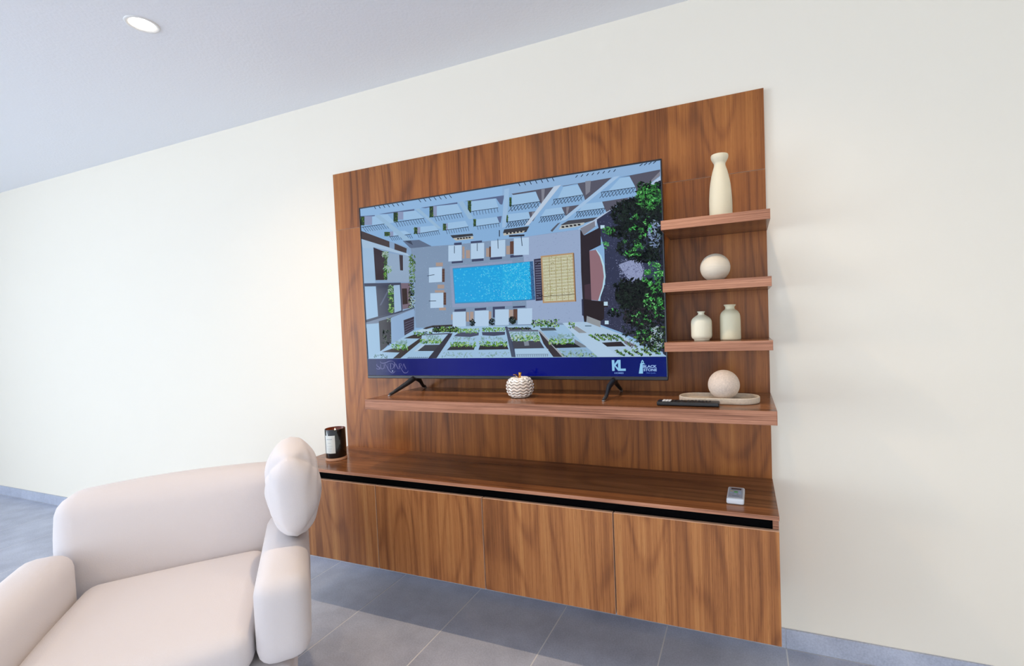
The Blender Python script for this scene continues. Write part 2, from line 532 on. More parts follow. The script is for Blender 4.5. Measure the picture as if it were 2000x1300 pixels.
VIEWS = {'A': (690, 380, 5.0), 'B': (980, 300, 4.3333), 'C': (700, 580, 5.91), 'D': (980, 560, 5.418), 'G': (720, 690, 20.0), 'K': (1180, 690, 15.385), 'P': (0, 0, 1.0)}
def at(view, x, y):
    ox, oy, s = VIEWS[view]
    p = on_y(ox + x / s, oy + y / s, TVY + 0.001)
    return (p.x, p.z)
def poly(view, col, *pts):
    PIC.up()
    # concave outlines are cut into triangles so nothing folds over
    P = [at(view, *p) for p in pts]
    if len(P) <= 4:
        PIC.add(P, rgb(*col)); return
    from mathutils.geometry import tessellate_polygon
    for t in tessellate_polygon([[Vector((p[0], p[1], 0)) for p in P]]):
        PIC.add([P[i] for i in t], rgb(*col))
def quadr(view, col, x0, y0, x1, y1, sk=0.0):
    poly(view, col, (x0, y0), (x1, y0 - sk * (x1 - x0)), (x1, y1 - sk * (x1 - x0)), (x0, y1))
def line(view, col, pts, w):
    """Stroke of width w (close-up pixels), joined at the corners."""
    PIC.up()
    P = [Vector(p) for p in pts]
    ws = w if isinstance(w, (list, tuple)) else [w] * len(P)
    nn = []
    for i in range(len(P)):
        d = (P[min(i + 1, len(P) - 1)] - P[max(i - 1, 0)]).normalized()
        nn.append(Vector((-d.y, d.x)))
    for i in range(len(P) - 1):
        a, b = P[i] + nn[i] * ws[i] / 2, P[i] - nn[i] * ws[i] / 2
        c, d = P[i + 1] - nn[i + 1] * ws[i + 1] / 2, P[i + 1] + nn[i + 1] * ws[i + 1] / 2
        PIC.add([at(view, *q) for q in (a, b, c, d)], rgb(*col))
def mixc(a, b, t):
    return tuple(a[i] + (b[i] - a[i]) * t for i in range(3))
rnd = random.Random(7)
def speck(view, region, n, cols, s0, s1):
    """Fine grains scattered inside a convex or concave outline."""
    PIC.up()
    xs_, ys_ = [p[0] for p in region], [p[1] for p in region]
    def inside(x, y):
        c = False
        for (x1, y1), (x2, y2) in zip(region, region[1:] + region[:1]):
            if (y1 > y) != (y2 > y) and x < (x2 - x1) * (y - y1) / (y2 - y1) + x1: c = not c
        return c
    k = 0
    while k < n:
        x, y = rnd.uniform(min(xs_), max(xs_)), rnd.uniform(min(ys_), max(ys_))
        if not inside(x, y): continue
        k += 1
        s = rnd.uniform(s0, s1); a = rnd.uniform(0, 3.1)
        PIC.add([at(view, x + s * math.cos(a + q) * (1.0 if i % 2 else 0.5), y + s * math.sin(a + q) * (1.0 if i % 2 else 0.5)) for i, q in enumerate((0, 1.57, 3.14, 4.71))], rgb(*rnd.choice(cols)))
def leaves(view, x0, y0, x1, y1, n, s, cols, ell=False, raised=True):
    k = 0 if raised else 1
    n = n + k
    while k < n:
        if k % 160 == 0: PIC.up()
        x, y = rnd.uniform(x0, x1), rnd.uniform(y0, y1)
        k += 1
        if ell:
            u, v = (x - (x0 + x1) / 2) / ((x1 - x0) / 2), (y - (y0 + y1) / 2) / ((y1 - y0) / 2)
            if u * u + v * v > 1: continue
        a = rnd.uniform(0, 6.28); l = s * rnd.uniform(0.6, 1.4); w = l * rnd.uniform(0.22, 0.45)
        d, q = Vector((math.cos(a), math.sin(a))), Vector((-math.sin(a), math.cos(a)))
        c = Vector((x, y))
        PIC.add([at(view, *p) for p in (c - d * l, c + q * w, c + d * l, c - q * w)], rgb(*rnd.choice(cols)))
def rail(view, p, q, n, vec, col=(28, 40, 62), w=5):
    line(view, col, [p, q], w)
    for i in range(n):
        t = (i + 0.6) / n
        a = (p[0] + (q[0] - p[0]) * t, p[1] + (q[1] - p[1]) * t)
        line(view, col, [a, (a[0] + vec[0], a[1] + vec[1])], w * 0.75)
HEDGE = [(52, 84, 44), (78, 112, 52), (38, 60, 40), (104, 138, 66)]
LUSH = [(96, 160, 60), (60, 120, 44), (130, 185, 84), (44, 84, 40), (168, 205, 130)]
DARKL = [(18, 24, 26), (26, 34, 34), (32, 46, 38), (14, 18, 22)]
MIDL = [(46, 100, 52), (64, 140, 66), (34, 70, 44), (84, 168, 84)]
BRIGHT = [(84, 205, 92), (120, 225, 120), (58, 160, 70), (40, 110, 56), (150, 235, 150)]
FAC, FACL, FACD = (142, 184, 228), (164, 202, 238), (118, 158, 204)

quadr('P', FAC, 690, 300, 1320, 760)
# -- far facade with balconies (upper edge of the picture)
poly('A', (152, 192, 234), (40, 120), (1550, -110), (1550, -10), (60, 225))
poly('B', (150, 186, 226), (0, 270), (1350, 50), (1350, 130), (0, 360))
for i in range(7): line('A', (24, 36, 60), [(195 + i * 45, 108 - i * 5), (215 + i * 45, 138 - i * 6)], 6)
for i in range(7): line('A', (24, 36, 60), [(632 + i * 50, 42 - i * 7), (656 + i * 50, 72 - i * 7)], 6)
for i in range(7): line('B', (24, 36, 60), [(135 + i * 48, 240 - i * 7), (152 + i * 48, 272 - i * 7)], 6)
for i in range(8): line('B', (24, 36, 60), [(640 + i * 46, 180 - i * 7), (622 + i * 46, 200 - i * 7)], 6)
for i in range(4): line('B', (24, 36, 60), [(1190 + i * 38, 82 - i * 7), (1165 + i * 38, 102 - i * 7)], 6)
def balcony(v, hedge, grey, dark, p, q, n, vec, floorp=None):
    if floorp: poly(v, FACL, *floorp)
    if dark: poly(v, (96, 112, 150), *dark)
    if grey: quadr(v, (146, 160, 196), *grey)
    quadr(v, (46, 66, 52), *hedge)
    leaves(v, hedge[0], hedge[1], hedge[2], hedge[3], 26, 9, HEDGE)
    rail(v, p, q, n, vec)
balcony('A', (68, 212, 104, 298), (104, 208, 178, 294), [(60, 208), (205, 198), (205, 208), (60, 222)], (75, 318), (338, 278), 12, (34, 46), [(180, 205), (330, 190), (400, 270), (180, 296)])
balcony('A', (388, 172, 430, 262), (430, 165, 484, 242), [(245, 186), (592, 138), (592, 154), (470, 168), (320, 186)], (392, 270), (688, 228), 12, (26, 46), [(484, 165), (600, 152), (690, 228), (484, 244)])
balcony('A', (740, 112, 777, 220), (777, 110, 812, 210), [(655, 126), (1012, 72), (1014, 88), (800, 110), (700, 130)], (775, 216), (1058, 176), 11, (20, 44), [(812, 110), (1010, 90), (1060, 176), (812, 212)])
balcony('A', (1115, 58, 1147, 176), None, [(1080, 62), (1472, 4), (1452, 96), (1430, 92), (1392, 34), (1150, 62)], (1150, 162), (1412, 126), 9, (10, 42), [(1148, 64), (1385, 36), (1415, 125), (1148, 160)])
balcony('A', (300, 362, 352, 402), (352, 358, 386, 406), None, (345, 410), (560, 384), 12, (24, 40), [(386, 360), (500, 350), (560, 384), (386, 404)])
balcony('A', (590, 318, 622, 380), (622, 316, 650, 378), None, (610, 382), (830, 348), 11, (18, 38), [(650, 312), (790, 300), (830, 348), (650, 376)])
balcony('A', (872, 282, 902, 346), (902, 280, 920, 344), None, (888, 347), (1122, 312), 10, (14, 38), [(920, 274), (1090, 254), (1122, 312), (920, 342)])
balcony('A', (1170, 240, 1195, 308), None, [(1400, 214), (1448, 206), (1436, 274), (1422, 270)], (1193, 308), (1425, 276), 9, (8, 36), [(1195, 240), (1400, 216), (1424, 274), (1195, 306)])
# pale piers between the bays
for a in ([(205, 205), (250, 195), (560, 440), (500, 452)], [(600, 140), (640, 134), (860, 330), (820, 330)], [(1020, 70), (1068, 62), (1170, 230), (1125, 240)], [(1468, 5), (1520, -4), (1500, 250), (1452, 250)]):
    poly('A', (158, 194, 226), *a)
# bays of the right half
def bay(dark, floorp, post, p, q, n, cross, hedge=None):
    poly('B', (92, 92, 108), *dark)
    poly('B', FACL, *floorp)
    if post: poly('B', (136, 138, 152), *post)
    if hedge:
        quadr('B', (50, 76, 50), *hedge); leaves('B', *hedge, 16, 8, HEDGE)
    line('B', (30, 40, 60), [p, q], 5)
    for i in range(n):
        t = i / n
        a = (p[0] + (q[0] - p[0]) * t, p[1] + (q[1] - p[1]) * t)
        if cross:
            line('B', (34, 46, 68), [(a[0] + 26, a[1]), (a[0] - 14, a[1] + 50)], 4)
        line('B', (34, 46, 68), [a, (a[0] + 14, a[1] + 44)], 4)
bay([(80, 338), (450, 278), (340, 452), (318, 400), (285, 318), (95, 348)], [(85, 350), (285, 322), (320, 402), (85, 435)], [(332, 300), (362, 296), (352, 420), (338, 440)], (68, 440), (325, 402), 9, True, (62, 368, 80, 446))
bay([(505, 272), (930, 200), (705, 398), (690, 350), (640, 252), (520, 275)], [(520, 280), (640, 262), (692, 352), (470, 380)], [(705, 232), (752, 226), (745, 320), (708, 350)], (435, 386), (690, 346), 9, True)
bay([(990, 200), (1340, 132), (1340, 185), (1142, 332), (1130, 280), (1080, 188)], [(1000, 205), (1080, 195), (1130, 282), (900, 312)], [(1335, 150), (1340, 150), (1340, 185), (1200, 290)], (840, 325), (1130, 282), 10, True)
bay([(222, 492), (315, 482), (262, 572), (240, 548)], [(52, 510), (225, 492), (242, 550), (45, 572)], [(252, 492), (275, 490), (262, 545), (255, 540)], (45, 578), (245, 550), 9, True, (36, 520, 50, 580))
bay([(505, 452), (665, 430), (545, 540), (530, 505)], [(370, 470), (505, 452), (530, 510), (330, 530)], [(545, 450), (570, 448), (556, 505), (545, 510)], (325, 535), (530, 508), 9, True)
bay([(848, 405), (1085, 368), (885, 495), (870, 462)], [(690, 425), (848, 405), (870, 462), (650, 488)], None, (630, 492), (870, 460), 10, True)
poly('B', (196, 214, 236), (440, 275), (500, 262), (230, 600), (190, 610))
poly('B', (172, 204, 238), (945, 195), (1000, 185), (540, 560), (480, 575))
poly('B', (186, 206, 232), (1340, 190), (1345, 230), (700, 640), (640, 640), (870, 500), (1110, 370))
poly('B', (164, 198, 234), (20, 300), (62, 290), (30, 620), (0, 625))
# ground-floor windows under the balconies
def window(v, x0, y0, x1, y1, sk):
    poly(v, (58, 62, 70), (x0, y0), (x1, y0 - sk), (x1 + 8, y0 - sk + 22), (x0 + 24, y1))
    poly(v, (196, 194, 182), (x0 + 26, y1), (x1 + 4, y0 - sk + 26), (x1 + 8, y0 - sk + 52), (x0 + 54, y1 + 24))
    for i in range(5): quadr(v, (40, 40, 46), x0 + 66 + i * 28, y1 - 2 - i * 3, x0 + 86 + i * 28, y1 + 12 - i * 3)
window('A', 945, 396, 1162, 424, 18)
poly('B', (58, 60, 68), (18, 640), (232, 612), (205, 662), (40, 680), (8, 672))
poly('B', (196, 196, 188), (12, 672), (195, 650), (180, 668), (14, 692))
for i in range(5): quadr('B', (38, 38, 44), 35 + i * 30, 668 - i * 4, 52 + i * 30, 680 - i * 4)
poly('B', (90, 96, 110), (410, 650), (470, 590), (495, 580), (425, 660))
poly('B', (74, 76, 86), (500, 600), (560, 565), (812, 536), (770, 565), (700, 585), (510, 610))
poly('B', (190, 196, 196), (500, 605), (700, 580), (690, 600), (620, 620), (480, 640))
for i in range(5): quadr('B', (38, 38, 44), 505 + i * 34, 612 - i * 5, 528 + i * 34, 626 - i * 5)
poly('A', (98, 114, 142), (480, 450), (640, 440), (762, 502), (556, 524))
poly('A', (60, 70, 92), (500, 452), (560, 448), (580, 492))
quadr('A', (44, 50, 62), 1420, 345, 1429, 408)
# -- courtyard paving
court = [(801.6, 484.5), (842, 480.5), (885, 477.5), (1020, 463), (1077, 454.6), (1132, 447.5), (1140, 500), (1138, 560), (1141, 600), (1139, 630), (1100, 636), (812, 640), (806, 560)]
poly('P', (132, 156, 186), *court)
poly('P', (158, 178, 212), (1020, 463), (1132, 447.5), (1140, 500), (1138, 560), (1141, 600), (1139, 629), (1030, 632))
poly('A', (146, 162, 196), (940, 700), (1550, 640), (1550, 1085), (965, 1100))
speck('P', court, 1500, [(144, 168, 198), (120, 144, 176), (160, 184, 212), (136, 150, 186)], 0.5, 1.1)
# -- pool
poly('A', (60, 150, 200), (966, 718), (1552, 668), (1552, 1040), (990, 1064))
poly('B', (60, 110, 160), (0, 935), (262, 908), (282, 1236), (0, 1252))
poly('A', (22, 170, 236), (975, 728), (1552, 676), (1552, 1030), (996, 1052))
poly('B', (26, 176, 238), (0, 938), (235, 912), (252, 1232), (0, 1248))
poolp = [(884, 527), (1034, 511), (1038, 583), (890, 590)]
for cs, n, a, b in ((((70, 200, 244), (40, 190, 242)), 420, 1.0, 2.6), (((120, 222, 248), (90, 210, 244)), 260, 0.7, 1.7), (((190, 240, 250),), 45, 0.5, 1.3)):
    speck('P', [(985, 516), (1034, 511), (1038, 583), (980, 586)], n // 2, list(cs), a, b)
    speck('P', [(940, 521), (1034, 511), (1038, 583), (935, 588)], n // 3, list(cs), a, b)
    speck('P', [(900, 525), (1034, 511), (1038, 583), (905, 590)], n // 5, list(cs), a, b)
speck('P', poolp, 150, [(50, 190, 242), (80, 205, 244)], 0.8, 2.2)
speck('P', [(1032, 511), (1041, 511), (1045, 584), (1036, 584)], 90, [(30, 80, 130), (70, 130, 180), (24, 60, 100)], 0.6, 1.6)
# -- umbrellas, loungers
U = (188, 216, 244)
TAN, BRN, SHD = (176, 156, 146), (98, 68, 58), (62, 70, 104)
for q in ((1062, 506, 1084, 622), (1098, 540, 1138, 620), (1295, 520, 1328, 606), (1494, 502, 1530, 582), (804, 662, 872, 698), (820, 878, 886, 916), (794, 932, 888, 955), (836, 1100, 902, 1128)):
    quadr('A', TAN, *q)
for q in ((862, 722, 890, 852), (878, 954, 904, 1076), (1325, 506, 1342, 610)):
    quadr('A', BRN, *q)
for q in ((958, 652, 1068, 672), (1155, 630, 1270, 654), (1332, 612, 1450, 636), (982, 470, 1056, 496), (1145, 455, 1255, 474), (987, 1120, 1098, 1142), (1183, 1110, 1296, 1132), (1360, 1098, 1478, 1120)):
    quadr('A', SHD, *q, 0.08)
def stripes(v, q, n):
    for i in range(n):
        y = q[1] + (q[3] - q[1]) * (i + 0.5) / n
        line(v, (60, 40, 40), [(q[0], y), (q[2], y)], 4)
stripes('A', (862, 722, 890, 852), 5); stripes('A', (878, 954, 904, 1076), 5)
quadr('A', U, 926, 497, 1056, 652, 0.06)
quadr('A', U, 1146, 478, 1276, 628, 0.07)
quadr('A', U, 1342, 450, 1482, 612, 0.08)
quadr('A', U, 736, 712, 864, 858, 0.06)
quadr('A', U, 750, 962, 878, 1107, 0.04)
quadr('B', BRN, 68, 742, 104, 850, 0.1); quadr('B', TAN, 36, 780, 68, 850, 0.1); quadr('B', SHD, 70, 858, 175, 880, 0.1)
quadr('B', U, 100, 714, 228, 860, 0.05)
quadr('B', U, -40, 735, 22, 870, 0.05)
for v, p, q in (('A', (985, 500), (985, 572)), ('A', (1208, 474), (1208, 550)), ('A', (1409, 430), (1413, 526)), ('B', (162, 695), (171, 780)), ('A', (720, 792), (790, 780)), ('A', (735, 1038), (806, 1036))):
    line(v, (44, 62, 84), [p, q], 6)
quadr('B', (46, 50, 66), 60, 688, 190, 704, 0.05)
for q in ((1240, 172, 1276, 282), (1286, 168, 1326, 280), (1500, 165, 1532, 262), (1068, 200, 1086, 262)):
    quadr('C', TAN, *q)
for q in ((1105, 145, 1238, 168), (1340, 128, 1472, 152), (1548, 112, 1688, 140), (1549, 138, 1572, 236), (1232, 168, 1244, 280)):
    quadr('C', SHD, *q, 0.04)
quadr('D', TAN, 75, 242, 118, 326); quadr('D', BRN, 120, 234, 162, 352); quadr('D', SHD, 115, 205, 247, 224, 0.05); quadr('D', SHD, -10, 215, 28, 232)
for q in ((1085, 172, 1238, 350), (1340, 158, 1502, 342), (1575, 145, 1734, 326)):
    quadr('C', U, *q, 0.03)
quadr('D', U, 166, 230, 320, 398, 0.03)
quadr('D', U, -20, 240, 72, 400, 0.03)
for q in ((1275, 255, 1340, 332), (1508, 245, 1575, 322), (1742, 228, 1800, 315)):
    leaves('C', *q, 60, 14, DARKL + [(60, 80, 76), (40, 56, 60)], True)
leaves('D', 78, 315, 150, 392, 60, 14, DARKL + [(60, 80, 76)], True)
# -- pergola and bamboo roof
poly('B', (58, 54, 78), (270, 892), (330, 884), (348, 1240), (286, 1246))
for i in range(16):
    y = 905 + i * 21
    line('B', (118, 124, 150), [(280 + i * 0.9, y + 3), (332, y)], 6)
poly('B', (186, 154, 116), (328, 865), (606, 836), (630, 1250), (346, 1264))
poly('B', (206, 206, 176), (342, 878), (594, 850), (612, 1236), (358, 1250))
for i in range(40):
    y = 886 + i * 9
    line('B', ((176, 166, 112), (150, 136, 96), (226, 228, 206))[i % 3], [(345 + i * 0.4, y), (600 + i * 0.4, y - 26)], 2.6)
for x in (400, 452, 500, 552): line('B', (166, 148, 104), [(x, 872), (x + 12, 1244)], 4)
speck('B', [(345, 880), (594, 852), (610, 1236), (360, 1250)], 260, [(170, 170, 96), (224, 226, 200), (140, 128, 92), (190, 200, 140)], 3, 7)
line('B', (60, 44, 36), [(348, 1208), (615, 1186)], 4)
line('B', (104, 76, 54), [(608, 840), (626, 1250)], 6)
line('B', (30, 26, 34), [(285, 940), (310, 920), (330, 922)], 7); line('B', (30, 26, 34), [(300, 1190), (325, 1205), (346, 1200)], 7)
# -- left building
poly('A', (140, 170, 206), (50, 350), (352, 455), (560, 520), (555, 600), (598, 860), (606, 1300), (100, 1300))
poly('A', (172, 200, 228), (75, 432), (350, 516), (400, 535), (530, 576), (545, 600), (198, 512), (200, 540), (90, 520))
poly('A', (72, 62, 64), (62, 348), (350, 456), (352, 516), (74, 430))
poly('A', (72, 62, 64), (400, 474), (520, 524), (516, 570), (400, 535))
poly('A', (164, 196, 228), (90, 520), (195, 520), (214, 860), (104, 862))
poly('A', (52, 38, 46), (194, 514), (325, 566), (330, 832), (216, 834))
poly('A', (152, 176, 204), (325, 566), (545, 600), (560, 850), (330, 850))
poly('A', (58, 46, 54), (446, 586), (482, 592), (484, 740), (456, 738))
quadr('A', (40, 56, 44), 300, 566, 328, 826)
leaves('A', 285, 555, 342, 612, 40, 13, [(176, 200, 190), (150, 186, 160), (90, 128, 84)])
leaves('A', 300, 610, 330, 700, 30, 10, HEDGE)
leaves('A', 290, 690, 365, 760, 40, 14, [(176, 200, 190), (150, 186, 160), (90, 150, 70)])
leaves('A', 296, 730, 330, 830, 36, 12, LUSH)
leaves('A', 545, 588, 600, 850, 110, 14, HEDGE + [(120, 160, 110)])
poly('A', (62, 68, 92), (104, 866), (462, 858), (480, 1142), (122, 1250))
poly('A', (160, 196, 230), (110, 896), (218, 894), (240, 1188), (126, 1220))
poly('A', (52, 56, 80), (232, 890), (350, 882), (352, 1162), (242, 1188))
poly('A', (84, 92, 120), (330, 940), (345, 940), (270, 1080), (255, 1080))
quadr('A', (36, 60, 40), 345, 886, 392, 1150)
leaves('A', 342, 880, 395, 960, 34, 13, [(176, 200, 190), (90, 140, 84), (150, 186, 160)])
leaves('A', 342, 950, 395, 1150, 70, 13, LUSH)
poly('A', (164, 194, 226), (392, 884), (452, 880), (468, 1130), (400, 1152))
poly('A', (124, 108, 124), (462, 862), (552, 862), (560, 1105), (480, 1118))
poly('A', (54, 40, 40), (472, 916), (522, 914), (530, 1066), (480, 1072))
leaves('A', 540, 862, 592, 1105, 100, 13, HEDGE + DARKL)
leaves('A', 552, 1000, 600, 1100, 20, 10, [(176, 200, 190)])
poly('A', (118, 134, 160), (122, 1248), (596, 1098), (598, 1128), (130, 1290))
line('A', (50, 60, 84), [(122, 1238), (480, 1140), (596, 1102)], 7)
poly('C', (160, 196, 228), (88, 312), (244, 300), (252, 636), (120, 708))
poly('C', (50, 46, 54), (232, 278), (372, 240), (380, 516), (250, 636))
leaves('C', 270, 380, 400, 540, 60, 20, DARKL + [(70, 84, 70)])
leaves('C', 330, 240, 395, 290, 20, 14, [(150, 170, 150), (90, 110, 100)])
leaves('C', 370, 400, 410, 520, 20, 14, [(150, 170, 150), (90, 110, 100)])
poly('C', (148, 180, 218), (372, 240), (640, 134), (645, 380), (530, 450), (380, 545))
poly('C', (54, 46, 64), (520, 266), (640, 224), (640, 376), (530, 442))
for i in range(5): line('C', (112, 116, 146), [(532, 300 + i * 30), (638, 258 + i * 27)], 4)
# -- near facade at the foot of the picture
poly('P', (164, 200, 232), (716, 702), (806, 646), (830, 640), (905, 637), (1108, 634), (1140, 628), (1172, 636), (1300, 690), (1303, 702))
poly('C', (50, 44, 50), (740, 366), (780, 346), (860, 326), (1085, 316), (1085, 342), (850, 350), (782, 370))
poly('C', (58, 50, 50), (522, 476), (640, 432), (745, 436), (700, 478))
poly('C', (186, 214, 236), (640, 400), (730, 370), (860, 372), (860, 400), (760, 404))
leaves('C', 630, 398, 850, 444, 90, 13, LUSH + DARKL)
quadr('C', (34, 46, 36), 870, 352, 1140, 402)
leaves('C', 855, 340, 1150, 405, 150, 14, LUSH + DARKL)
poly('C', (56, 48, 50), (396, 708), (470, 642), (698, 482), (748, 436), (775, 445), (714, 515), (482, 706))
poly('C', (62, 52, 52), (266, 634), (400, 590), (560, 598), (500, 640))
leaves('C', 385, 545, 565, 604, 80, 14, LUSH)
leaves('C', 180, 662, 330, 700, 30, 12, [(80, 110, 110), (60, 100, 90), (130, 170, 180)])
poly('C', (84, 92, 116), (740, 430), (1040, 412), (1075, 420), (1020, 430), (760, 440))
poly('C', (170, 204, 232), (732, 442), (1020, 428), (970, 495), (720, 500))
leaves('C', 712, 486, 960, 535, 120, 14, LUSH)
poly('C', (184, 210, 232), (640, 626), (745, 538), (762, 552), (690, 626))
poly('C', (56, 60, 72), (680, 622), (766, 552), (942, 548), (900, 622))
poly('C', (46, 44, 60), (800, 708), (1018, 444), (1042, 418), (1086, 416), (1068, 452), (900, 705))
poly('C', (72, 78, 104), (1098, 452), (1160, 404), (1388, 408), (1386, 440), (1290, 460), (1200, 456))
leaves('C', 1150, 366, 1392, 412, 110, 13, LUSH)
leaves('C', 1430, 352, 1690, 396, 110, 13, LUSH)
poly('C', (66, 72, 100), (1424, 404), (1692, 400), (1690, 434), (1560, 448), (1430, 440))
poly('C', (44, 42, 52), (1018, 612), (1072, 558), (1346, 558), (1332, 608))
leaves('C', 1060, 518, 1352, 572, 140, 14, LUSH)
poly('C', (44, 42, 52), (1384, 608), (1402, 554), (1712, 554), (1732, 602))
leaves('C', 1398, 512, 1722, 566, 150, 14, LUSH)
for q in ((780, 440, 960, 484), (1090, 462, 1360, 500), (1420, 458, 1700, 500), (960, 640, 1310, 690), (1380, 636, 1740, 690), (430, 500, 560, 540)):
    leaves('C', *q, 34, 16, [(150, 184, 190), (136, 172, 170), (120, 160, 160)])
rail('C', (560, 702), (800, 700), 10, (14, -14), (50, 66, 100), 5)
poly('C', (60, 72, 104), (1688, 342), (1716, 338), (1832, 690), (1792, 694))
# framed bay in the middle
poly('D', (74, 84, 108), (36, 432), (64, 428), (138, 742), (102, 742))
poly('D', (72, 70, 84), (62, 430), (300, 432), (322, 452), (82, 456))
leaves('D', 90, 428, 300, 452, 60, 10, DARKL + HEDGE)
poly('D', (100, 108, 128), (62, 456), (380, 454), (388, 472), (74, 472))
poly('D', (58, 52, 60), (388, 470), (420, 492), (644, 742), (545, 742), (440, 600))
poly('D', (170, 178, 190), (380, 456), (410, 462), (668, 742), (640, 742), (420, 500))
poly('D', (172, 204, 230), (78, 474), (382, 472), (400, 520), (90, 530))
poly('D', (68, 70, 84), (108, 575), (400, 568), (450, 648), (126, 654))
poly('D', (130, 140, 156), (230, 574), (280, 572), (290, 620), (240, 624))
leaves('D', 105, 512, 398, 574, 150, 14, LUSH + [(196, 214, 190)])
poly('D', (176, 208, 236), (134, 662), (490, 656), (500, 742), (146, 742))
rail('D', (150, 716), (492, 712), 15, (3, 26), (40, 56, 80), 4)
line('D', (40, 56, 80), [(152, 732), (492, 730)], 3)
poly('D', (150, 186, 220), (404, 432), (470, 428), (900, 640), (1020, 742), (680, 742), (420, 462))
poly('D', (78, 92, 104), (400, 434), (556, 430), (580, 460), (424, 464))
leaves('D', 318, 346, 604, 420, 170, 14, LUSH + DARKL + [(170, 205, 180)])
poly('D', (32, 32, 44), (520, 600), (760, 592), (900, 638), (568, 648))
poly('D', (124, 134, 146), (768, 552), (905, 636), (840, 640), (772, 600))
leaves('D', 500, 550, 762, 604, 140, 14, LUSH + [(196, 214, 190)])
for q in ((500, 500, 760, 548), (600, 670, 1020, 736), (95, 480, 390, 508)):
    leaves('D', *q, 40, 18, [(150, 184, 190), (136, 172, 170), (120, 160, 160)])
leaves('D', 620, 700, 1010, 738, 50, 14, [(150, 184, 150), (60, 84, 70)])
poly('D', (184, 212, 238), (640, 382), (760, 372), (900, 482), (1110, 632), (1240, 742), (1020, 742), (900, 640), (780, 520))
poly('D', (148, 154, 160), (738, 428), (790, 416), (902, 486), (818, 488))
leaves('D', 708, 374, 768, 432, 40, 12, LUSH + DARKL)
poly('D', (178, 206, 232), (764, 372), (900, 368), (1260, 500), (1440, 624), (1700, 742), (1240, 742), (1110, 632), (900, 486))
quadr('D', (84, 110, 130), 880, 408, 948, 418)
poly('D', (152, 158, 164), (898, 306), (1046, 362), (1044, 428), (898, 372))
poly('D', (48, 42, 48), (1058, 590), (1262, 578), (1312, 628), (1114, 632))
poly('D', (120, 116, 128), (1268, 550), (1442, 626), (1352, 630), (1302, 600))
for i in range(5):
    x, y = 930 + i * 66, 506 - i * 0
    for k in range(26):
        t = k / 26
        leaves('D', x + t * 100 - 12, y + t * 60 - 10, x + t * 100 + 12, y + t * 60 + 10, 2, 13, DARKL + HEDGE + LUSH)
for i in range(5):
    x, y = 1205 + i * 92, 675 - i * 4
    for k in range(26):
        t = k / 26
        leaves('D', x + t * 100 - 14, y + t * 54 - 10, x + t * 100 + 14, y + t * 54 + 10, 2, 13, DARKL + HEDGE + LUSH)
# -- right side: gate, sign wall, dark paving, trees
poly('B', (52, 58, 86), (800, 560), (905, 490), (1345, 230), (1362, 1300), (880, 1300), (868, 800))
poly('D', (54, 58, 84), (1045, -20), (1712, -20), (1722, 700), (1440, 560), (1260, 480), (1046, 400))
poly('B', (34, 38, 52), (1325, 232), (1420, 200), (1420, 1320), (1325, 1320))
poly('D', (44, 46, 62), (1690, -30), (1780, -30), (1780, 760), (1706, 706))
speck('B', [(800, 560), (905, 490), (1345, 230), (1362, 1300), (880, 1300), (868, 800)], 1100, [(94, 100, 134), (44, 46, 72), (110, 118, 150), (52, 56, 84)], 3, 6)
speck('D', [(1045, -20), (1712, -20), (1722, 700), (1440, 560), (1260, 480), (1046, 400)], 900, [(94, 100, 134), (44, 46, 72), (110, 118, 150), (34, 36, 52)], 3, 7)
poly('B', (150, 160, 198), (988, 940), (1060, 910), (1160, 890), (1200, 1000), (1180, 1080), (1100, 1095), (1040, 1020))
speck('B', [(960, 900), (1200, 870), (1220, 1100), (1080, 1120), (1000, 1050)], 380, [(150, 160, 198), (110, 118, 156), (170, 182, 216), (80, 86, 120)], 3, 8)
poly('B', (46, 38, 46), (664, 640), (700, 690), (836, 620), (840, 772), (742, 820), (758, 1240), (905, 1252), (895, 1300), (688, 1300), (672, 1000))
poly('B', (132, 134, 148), (664, 632), (790, 568), (798, 612), (692, 690))
poly('B', (186, 204, 232), (786, 556), (806, 560), (800, 610), (790, 612))
poly('B', (150, 114, 124), (742, 822), (800, 812), (836, 868), (860, 950), (868, 1040), (856, 1130), (822, 1244), (758, 1238))
line('B', (186, 226, 244), [(800, 812), (836, 866), (862, 950), (872, 1040), (858, 1130), (820, 1244)], [7, 14, 16, 15, 13, 9])
poly('B', (72, 54, 66), (700, 1110), (750, 1100), (756, 1236), (702, 1228))
poly('D', (40, 32, 38), (845, 130), (862, 128), (944, 140), (1086, 168), (1082, 340), (1046, 362), (900, 306), (896, 372), (872, 370))
poly('D', (46, 50, 76), (845, 130), (862, 130), (868, 310), (850, 300))
for v, q in (('B', (835, 605, 870, 634)), ('B', (864, 1252, 897, 1284)), ('D', (1084, 158, 1121, 198)), ('D', (1090, 357, 1131, 395))):
    quadr(v, (196, 226, 246), *q)
def tree(v, x0, y0, x1, y1, n, cols, s):
    if BRIGHT[0] not in cols:
        leaves(v, x0, y0, x1, y1, n, s, cols, True); return
    # lit sprays: small ragged tufts scattered over the dark crown
    for k in range(max(3, n // 14)):
        a, r = rnd.uniform(0, 6.28), math.sqrt(rnd.random())
        cx, cy = (x0 + x1) / 2 + r * math.cos(a) * (x1 - x0) / 2, (y0 + y1) / 2 + r * math.sin(a) * (y1 - y0) / 2
        q = rnd.uniform(0.7, 1.6) * s
        dull = rnd.random() < 0.45
        leaves(v, cx - q, cy - q * 0.8, cx + q, cy + q * 0.8, 9, s * 0.62, MIDL if dull else cols, True, k % 8 == 0)
leaves('B', 1000, 420, 1400, 900, 420, 20, DARKL)
leaves('B', 1150, 240, 1400, 500, 300, 20, DARKL + MIDL[:1])
leaves('B', 1000, 1060, 1400, 1310, 300, 22, DARKL)
